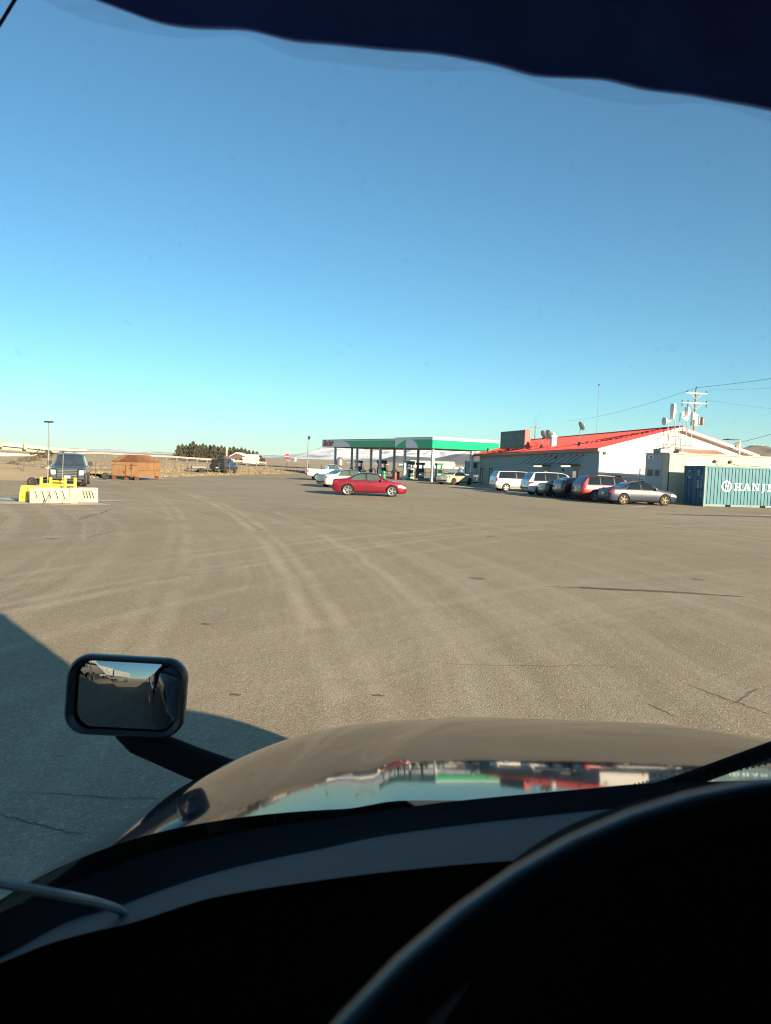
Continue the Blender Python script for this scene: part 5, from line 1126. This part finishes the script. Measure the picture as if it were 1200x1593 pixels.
# overpass wall at far left
m_ovp = mat('overpass_concrete', (.62, .57, .46), .8, var=.08, scale=.2)
OV = thing('overpass', 'pale concrete overpass ramp at the far left, sloping down to the guard rail', 'overpass', (0, 0, 0))
def ramp(pts, Y, th, name, m):
    P = [at(px, py, Y) for px, py in pts]; n_ = len(P); b = MB(); b.v = [tuple(p) for p in P] + [(p.x, p.y + th, p.z) for p in P]; b.f = [tuple(range(n_)), tuple(range(2*n_ - 1, n_ - 1, -1))] + [(i, i + n_, (i+1) % n_ + n_, (i+1) % n_) for i in range(n_)]; return b.build(name, m, OV)
ramp([(-160, 675), (0, 687), (76, 696), (132, 699.5), (132, 701.5), (76, 700), (0, 693), (-160, 682)], 134, 1.2, 'parapet', m_ovp)
ramp([(-160, 683), (0, 694), (70, 700.5), (70, 704), (0, 699), (-160, 689)], 134.6, 6, 'deck_side', mat('overpass_concrete_painted_shade', (.50, .46, .37), .8, var=.1))  # darker copy of the concrete, shade painted into the deck side
ramp([(-160, 690), (0, 699.5), (70, 704.2), (70, 705.2), (0, 701), (-160, 692)], 133.8, .5, 'painted_shadow_line', m_wood)  # dark strip drawn in place of the shadow gap under the deck
ramp([(-160, 700), (0, 704), (58, 707), (56, 711), (0, 710), (-160, 708)], 132.5, 1.0, 'lower_wall', m_ovp)
for px in (2, 40): 
    A = at(px, 690 + px * .1, 133.6); MB().box((A.x, A.y, A.z), (.5, .3, 1.2)).build('pier_cap', m_conc, OV)
# berm with a culvert in front of the bank
def bermf(u, v):
    A = gnd(-140, 752); x = lerp(-62, -24.5, u); y = lerp(47, 66, v) - 4 * (1 - u) + 2 * u
    return (x, y, -.05 + (.4 + .75 * u * (1 - smooth(.82, 1, u))) * math.sin(math.pi * v) ** 1.2 + .08 * noise.noise(Vector((x * .4, y * .4, 2))))
o = MB().grid(bermf, 50, 16).build('berm', m_field, None, True, 180, fix=False); tag(o, kind='structure')

# ================================================================== FAR THINGS
# pine windbreak
m_needle = mat('pine_needles', (.050, .056, .030), .85, scale=1.2, col2=(.085, .070, .045)); m_bark = mat('pine_bark', (.10, .07, .05), .9)
def pine_mesh(seed, h=1.0, r=.30, n_=620):
    rnd = random.Random(seed); b = MB()
    for i in range(n_):
        t = rnd.random() ** .85; z = h * (.08 + .92 * t); rr = r * (1 - t) ** .7 * (.35 + .65 * rnd.random()) * (1 + .3 * math.sin(t * 23 + seed)); a = rnd.uniform(0, 6.283)
        c = Vector((rr * math.cos(a), rr * math.sin(a), z)); s = rnd.uniform(.03, .065) * (1.2 - .6 * t)
        M = Matrix.Rotation(a, 3, 'Z') @ Matrix.Rotation(rnd.uniform(.1, 1.0), 3, 'Y') @ Matrix.Rotation(rnd.uniform(-1, 1), 3, 'X')
        b.add([c + M @ Vector(v) for v in ((-s, -s * .6, 0), (s * 1.4, 0, 0), (-s, s * .6, 0), (0, 0, s * .7))], [(0, 1, 3), (1, 2, 3), (2, 0, 3), (0, 2, 1)])
    me = b.mesh('crown', False); me.materials.append(m_needle); return me
PM = [pine_mesh(k, r=.38 + .04 * (k % 3)) for k in range(5)]; tk = MB().tube([(0, 0, -.05), (0, 0, .5), (0, 0, .9)], .022, 6, .006).mesh('trunk'); tk.materials.append(m_bark)
rnd = random.Random(21)
tops = [(278, 692), (284, 690.5), (290, 692), (296, 690), (301, 686.5), (306, 691), (311, 692), (316, 690), (321, 692), (327, 692), (333, 691.5), (339, 694), (345, 693), (350, 695), (358, 696), (364, 694.5), (370, 697), (376, 696), (382, 698), (388, 700), (394, 701), (400, 702), (406, 708), (411, 712)]
for k, (px, py) in enumerate(tops):
    Y = 258 + 6 * rnd.random(); t_ = at(px, py, Y); zb = -.3; h = t_.z - zb
    T = thing('pine_tree', '%s pine from the left in the far windbreak row' % ORD[k], 'tree', (t_.x, t_.y, zb), rnd.uniform(0, 6), 'pines of the far windbreak')
    for nm, me in (('crown', PM[k % 5]), ('trunk', tk)):
        o = bpy.data.objects.new(nm, me); COL.objects.link(o); o.parent = T; o.scale = (h * rnd.uniform(.85, 1.1), h * rnd.uniform(.85, 1.1), h)
# house in the trees
m_snowroof = mat('snowy_roof', (.74, .70, .64), .8, var=.06)
def cabin(px0, px1, py_b, py_e, py_r, Y, name, label, wallm, roofm, dpt=8.0, gable=None, cat='house'):
    A, B = at(px0, py_b, Y), at(px1, py_b, Y); w_ = B.x - A.x; zb = A.z; ze = at((px0 + px1) / 2, py_e, Y).z - zb; zr = at((px0 + px1) / 2, py_r, Y).z - zb
    T = thing(name, label, cat, (A.x, Y, zb)); MB().b2((0, 0, -2), (w_, dpt, ze)).build('wall', wallm, T)
    if gable: MB().prism([(-.3, ze), (w_ * .38, zr), (w_ + .3, ze + .01), (w_ + .3, ze + .2), (w_ * .38, zr + .25), (-.3, ze + .2)], dpt + .6, 'y', -.3).build('roof', roofm, T); MB().prism([(0, ze), (w_ * .38, zr), (w_, ze)], .1, 'y', .02).build('gable', wallm, T)
    else: MB().prism([(-.3, ze), (dpt / 2, zr), (dpt + .3, ze)], w_ + .6, 'x', -.3).build('roof', roofm, T)
    return T
Hc_ = cabin(357, 386, 719, 712, 705, 225, 'house', 'dark gabled house with snowy roof before the pines', mat('brown_house_wall', (.11, .08, .07), .8), m_snowroof, 9, True)
MB().b2((.8, -.12, .2), (2.2, -.02, 1.3)).build('window', m_glass, Hc_)
cabin(378, 397, 719, 714, 706.5, 224, 'house', 'wing of the farmhouse under a broad snowy roof', m_wall, m_snowroof, 7); cabin(350, 362, 718, 713, 710, 222, 'shed', 'small pale shed with reddish roof left of the house', m_wall, mat('red_shed_roof', (.30, .13, .11), .7), 5, cat='shed')
q = at(353, 695, 235); T = thing('utility_pole', 'pale pole standing among the pines by the house', 'pole', (q.x, q.y, -.2)); MB().tube([(0, 0, 0), (0, 0, q.z + .2)], .28, 8).build('post', m_conc, T, True); MB().b2((-.5, -.1, q.z - .3), (.5, .1, q.z - .1)).build('crossarm', m_wood, T)
# do not enter sign
q = at(447, 710, 118); T = thing('road_sign', 'round red no entry sign with white bar beyond the lot', 'sign', (q.x, q.y, ground_h(q.x, q.y))); h = q.z - T.location.z
MB().tube([(0, 0, 0), (0, 0, h)], .04, 6).build('post', m_galv, T); MB().lathe([(.001, 0), (.40, 0), (.40, .02), (.001, .02)], 24, Matrix.Rotation(math.pi / 2, 3, 'X'), (0, -.05, h)).build('disc', mat('sign_disc_red', (.62, .03, .05), .4), T); MB().b2((-.30, -.085, h - .08), (.30, -.072, h + .08)).build('white_bar', m_white, T)
# long white sheds, silo and small town buildings
cabin(640, 708, 732, 722.5, 717, 330, 'warehouse', 'long white warehouse seen beneath the canopy', m_wall, m_snowroof, 16, cat='warehouse'); cabin(622, 650, 731, 727, 722, 345, 'warehouse', 'low white shed at the left of the long warehouse', m_wall, m_snowroof, 12, cat='warehouse')
cabin(706, 722, 733, 727.5, 726, 320, 'shed', 'small white shed at the right end of the long warehouse', m_wall, m_snowroof, 6, cat='shed')
q = at(529, 722, 300); T = thing('grain_silo', 'squat grey grain silo seen left of the canopy columns', 'silo', (q.x, q.y, -.3)); zt_ = at(529, 711, 300).z + .3
MB().lathe([(1.5, 0), (1.5, zt_ * .62), (1.1, zt_ * .85), (.45, zt_), (.001, zt_ * 1.02)], 20).build('shell', m_galv, T, True); MB().tube([(1.3, -.9, 0), (1.3, -.9, zt_ * .8)], .08, 6).build('ladder', m_dark, T)
rnd = random.Random(31)
town = [(431, 4), (438, 5), (446, 3), (456, 3), (463, 2.5), (470, 3), (477, 4), (487, 4.5), (497, 5), (540, 4), (553, 5), (566, 5), (583, 6), (600, 5), (608, 4)]
words = ['leftmost'] + ORD[1:14] + ['rightmost']
for k, (px, wpx) in enumerate(town):
    py = 720 + (px - 440) * .035; cabin(px, px + wpx, py + .8, py - 1.4 - rnd.random(), py - 2.6 - rnd.random() * 1.5, 520 + 60 * rnd.random(), 'distant_house', '%s tiny pale town building on the plain left of and under the canopy' % words[k], m_wall if k % 3 else m_conc, m_snowroof, 8, cat='building')['group'] = 'tiny town buildings on the plain'
q = at(460, 713, 500); T = thing('water_tank', 'tiny white water tower among the far town buildings', 'tower', (q.x, q.y, -.3)); MB().tube([(0, 0, 0), (0, 0, q.z)], .5, 8).build('stem', m_white, T); MB().lathe([(.001, 0), (.9, .3), (.9, 1.2), (.001, 1.6)], 12, None, (0, 0, q.z - .6)).build('tank', m_white, T, True)
for px, Y, w_, lab in ((717, 150, .9, 'blue cone shaped hopper leftmost of the pair beyond the coupe'), (724.5, 150, .9, 'blue cone shaped hopper rightmost of the pair beyond the coupe')):
    q = at(px, 732, Y); T = thing('blue_hopper', lab, 'hopper', (q.x, q.y, 0)); MB().lathe([(.001, 0), (.75, 0), (.62, .9), (.25, 1.5), (.001, 1.5)], 14).build('cone', mat('hopper_blue', (.10, .17, .33), .5), T, True); MB().lathe([(.3, 1.5), (.3, 1.6), (.001, 1.62)], 12).build('cap', m_white, T)
# wooden fence line / low shrubs on the far field
m_shrub = mat('sage_shrub', (.16, .125, .075), .9, col2=(.09, .075, .05), scale=1.5)
def shrub_mesh(seed):
    rnd = random.Random(seed); b = MB()
    for i in range(160):
        a, p = rnd.uniform(0, 6.28), rnd.random() ** .6; c = Vector((p * math.cos(a), p * math.sin(a), rnd.uniform(.05, 1) * (1 - p * .6))); s = rnd.uniform(.06, .16)
        M = Matrix.Rotation(rnd.uniform(0, 6), 3, 'Z') @ Matrix.Rotation(rnd.uniform(0, 3), 3, 'X'); b.add([c + M @ Vector(v) for v in ((-s, -s * .5, 0), (s, 0, 0), (-s, s * .5, 0))], [(0, 1, 2)])
    me = b.mesh('twigs', False); me.materials.append(m_shrub); return me
SM = [shrub_mesh(k) for k in range(3)]
for k, (px, py, Y, s, lab) in enumerate(((62, 712, 110, 1.5, 'tan bushy shrub left of the lamp post'), (72, 708, 112, 1.2, 'tan shrub at the lamp post foot'), (42, 718, 95, 1.0, 'low dark shrub on the bank far left'), (98, 702, 130, 1.3, 'tan shrub above the dark pickup roof'), (116, 704, 132, 1.0, 'small shrub right of the pickup roof'), (22, 726, 82, .8, 'low shrub near the fence far left'), (55, 716, 100, .9, 'small shrub between fence and lamp post'))):
    q = at(px, py, Y); T = thing('shrub', lab, 'shrub', (q.x, q.y, on_bank(q.x, q.y) - .05), k * 1.3, 'shrubs on the left bank')
    for nm, me in (('twigs', SM[k % 3]),):
        o = bpy.data.objects.new(nm, me); COL.objects.link(o); o.parent = T; o.scale = (s, s, s)
    MB().tube([(0, 0, -.1), (.05, 0, .4 * s)], .05, 5).build('stem', m_bark, T)
# utility poles and wires
def upole(px, py, Y, label, big=True):
    t_ = at(px, py, Y); T = thing('utility_pole', label, 'utility pole', (t_.x, t_.y, -.1), .12); h = t_.z + .1
    MB().tube([(0, 0, 0), (0, 0, h)], .17, 10, .11).build('post', m_wood, T, True); m_arm = mat('pale_crossarm', (.50, .47, .40), .8)
    if not big:
        MB().b2((-1.1, -.06, h - .5), (1.1, .06, h - .36)).build('crossarm', m_wood, T); return T
    for z, x0, x1 in ((h - .55, -1.35, 1.35), (h - 1.75, -1.9, 1.45)):
        MB().b2((x0, -.20, z - .07), (x1, -.08, z + .07)).build('crossarm', m_arm, T)
        for x in ((x0 + .1, x1 - .1) if z > h - 1 else (x0 + .1, x0 + .85, x1 - .1)):
            MB().lathe([(.02, 0), (.07, .05), (.05, .12), (.08, .16), (.02, .26)], 8, None, (x, -.14, z + .07)).build('insulator', m_dark, T, True)
            if z < h - 1: MB().lathe([(.02, 0), (.07, -.1), (.05, -.3), (.02, -.5)], 8, None, (x, -.14, z - .07)).build('insulator', m_dark, T, True)
        for s in (-1, 1): MB().tube([(s * .8, -.14, z - .05), (0, -.16, z - .75)], .035, 6).build('brace', m_arm, T)
    MB().lathe([(.02, 0), (.07, .05), (.05, .14), (.02, .3)], 8, None, (0, 0, h)).build('insulator', m_dark, T, True)
    for x in (.35, .92): MB().lathe([(.001, 0), (.24, 0), (.25, .05), (.25, .88), (.20, .95), (.001, .98)], 16, None, (x, -.3, h - 4.4)).build('transformer', m_galv, T, True)
    MB().b2((.0, -.32, h - 3.75), (1.1, -.26, h - 3.65)).build('hanger', m_dark, T); MB().b2((-.45, -.2, h - 4.5), (-.12, .05, h - 3.9)).build('switch_box', m_dark, T)
    return T
UP = upole(1083.5, 605, 92, 'wooden utility pole with two crossarms and transformers behind the store'); upole(833.5, 662, 150, 'small far utility pole behind the red roof', False)
q = at(932, 600, 120); T = thing('radio_mast', 'thin pale radio mast rising behind the red roof', 'mast', (q.x, q.y, 0)); MB().tube([(0, 0, 0), (0, 0, q.z)], .022, 6).build('pole', m_galv, T); MB().lathe([(.001, 0), (.12, .05), (.12, .25), (.001, .3)], 8, None, (0, 0, q.z)).build('beacon', m_dark, T, True)
def wire(a, b_, sag, label, r=.013):
    A, B = Vector(a), Vector(b_); pts = [A.lerp(B, i / 24) - Vector((0, 0, sag * 4 * (i / 24) * (1 - i / 24))) for i in range(25)]
    o = MB().tube(pts, r, 5).build('power_line', m_dark, None); tag(o, label, 'power line', 'power lines at the utility pole')
tp = at(1084, 603, 92)
wire(tp, at(1330, 566, 84), .25, 'upper power line leaving the big utility pole to the right', .022); wire(tp, at(880, 655, 190), .8, 'faint power line running left from the big utility pole', .02)
wire(at(1099, 607, 92), at(1330, 590, 88), .3, 'second power line leaving the big utility pole to the right', .010); wire(at(1098, 622, 92), at(1330, 645, 100), .3, 'low faint power line right of the big utility pole', .010)
wire(at(1141, 690, 57), at(1330, 628, 45), .25, 'dark service wire rising to the right from the gable eave', .014)
# parked trailers behind the truck, seen in the fender mirror
m_slat = mat('trailer_white_slat', (.74, .72, .68), .5, var=.06)
def semi(x, y, lab):
    T = thing('parked_trailer', lab, 'trailer', (x, y, 0), 0); L_ = 13.0
    MB().b2((-2.5, -L_, 1.9), (0, 0, 3.6)).build('box', m_dark, T); 
    for k in range(27): MB().b2((.002, -L_ + .1 + k * .49, 1.95), (.06, -L_ + .40 + k * .49, 3.55)).build('slat', m_slat, T)
    MB().b2((.002, -L_, 3.56), (.08, 0, 3.66)).build('top_rail', m_slat, T); MB().b2((-2.2, -L_, 1.45), (-.2, 0, 1.75)).build('frame', m_dark, T)
    for yy in (-1.0, -2.3, -10.6, -11.9):
        for sx in (-.35, -2.15):
            o = bpy.data.objects.new('wheel', w.data); COL.objects.link(o); o.parent = T; o.location = (sx, yy, .52)
    for yy in (-.4, -3.6, -5.2, -9.2): MB().tube([(.02, yy, 1.9), (.02, yy - .8, .75)], .05, 6).build('strut', m_slat, T)
    MB().b2((-.05, -9.2, .7), (.02, -3.2, .82)).build('side_guard', m_slat, T)
semi(-6.2, -7.5, 'white slatted trailer nearest in the fender mirror'); semi(-6.8, -24, 'white slatted trailer farther away in the fender mirror')

# HAZE: even, thin air over the whole plain
mv_ = bpy.data.materials.new('thin_haze'); mv_.use_nodes = True; t_ = mv_.node_tree; t_.nodes.clear()
pv = t_.nodes.new('ShaderNodeVolumePrincipled'); pv.inputs['Color'].default_value = (0.86, 0.92, 1.0, 1); pv.inputs['Density'].default_value = 0.00003; pv.inputs['Anisotropy'].default_value = 0.2
ou_ = t_.nodes.new('ShaderNodeOutputMaterial'); t_.links.new(pv.outputs[0], ou_.inputs['Volume'])
o = MB().b2((-9200, -2700, -12), (9200, 12200, 420)).build('haze', mv_); tag(o, 'thin pale winter haze over the plain', 'haze', kind='stuff')
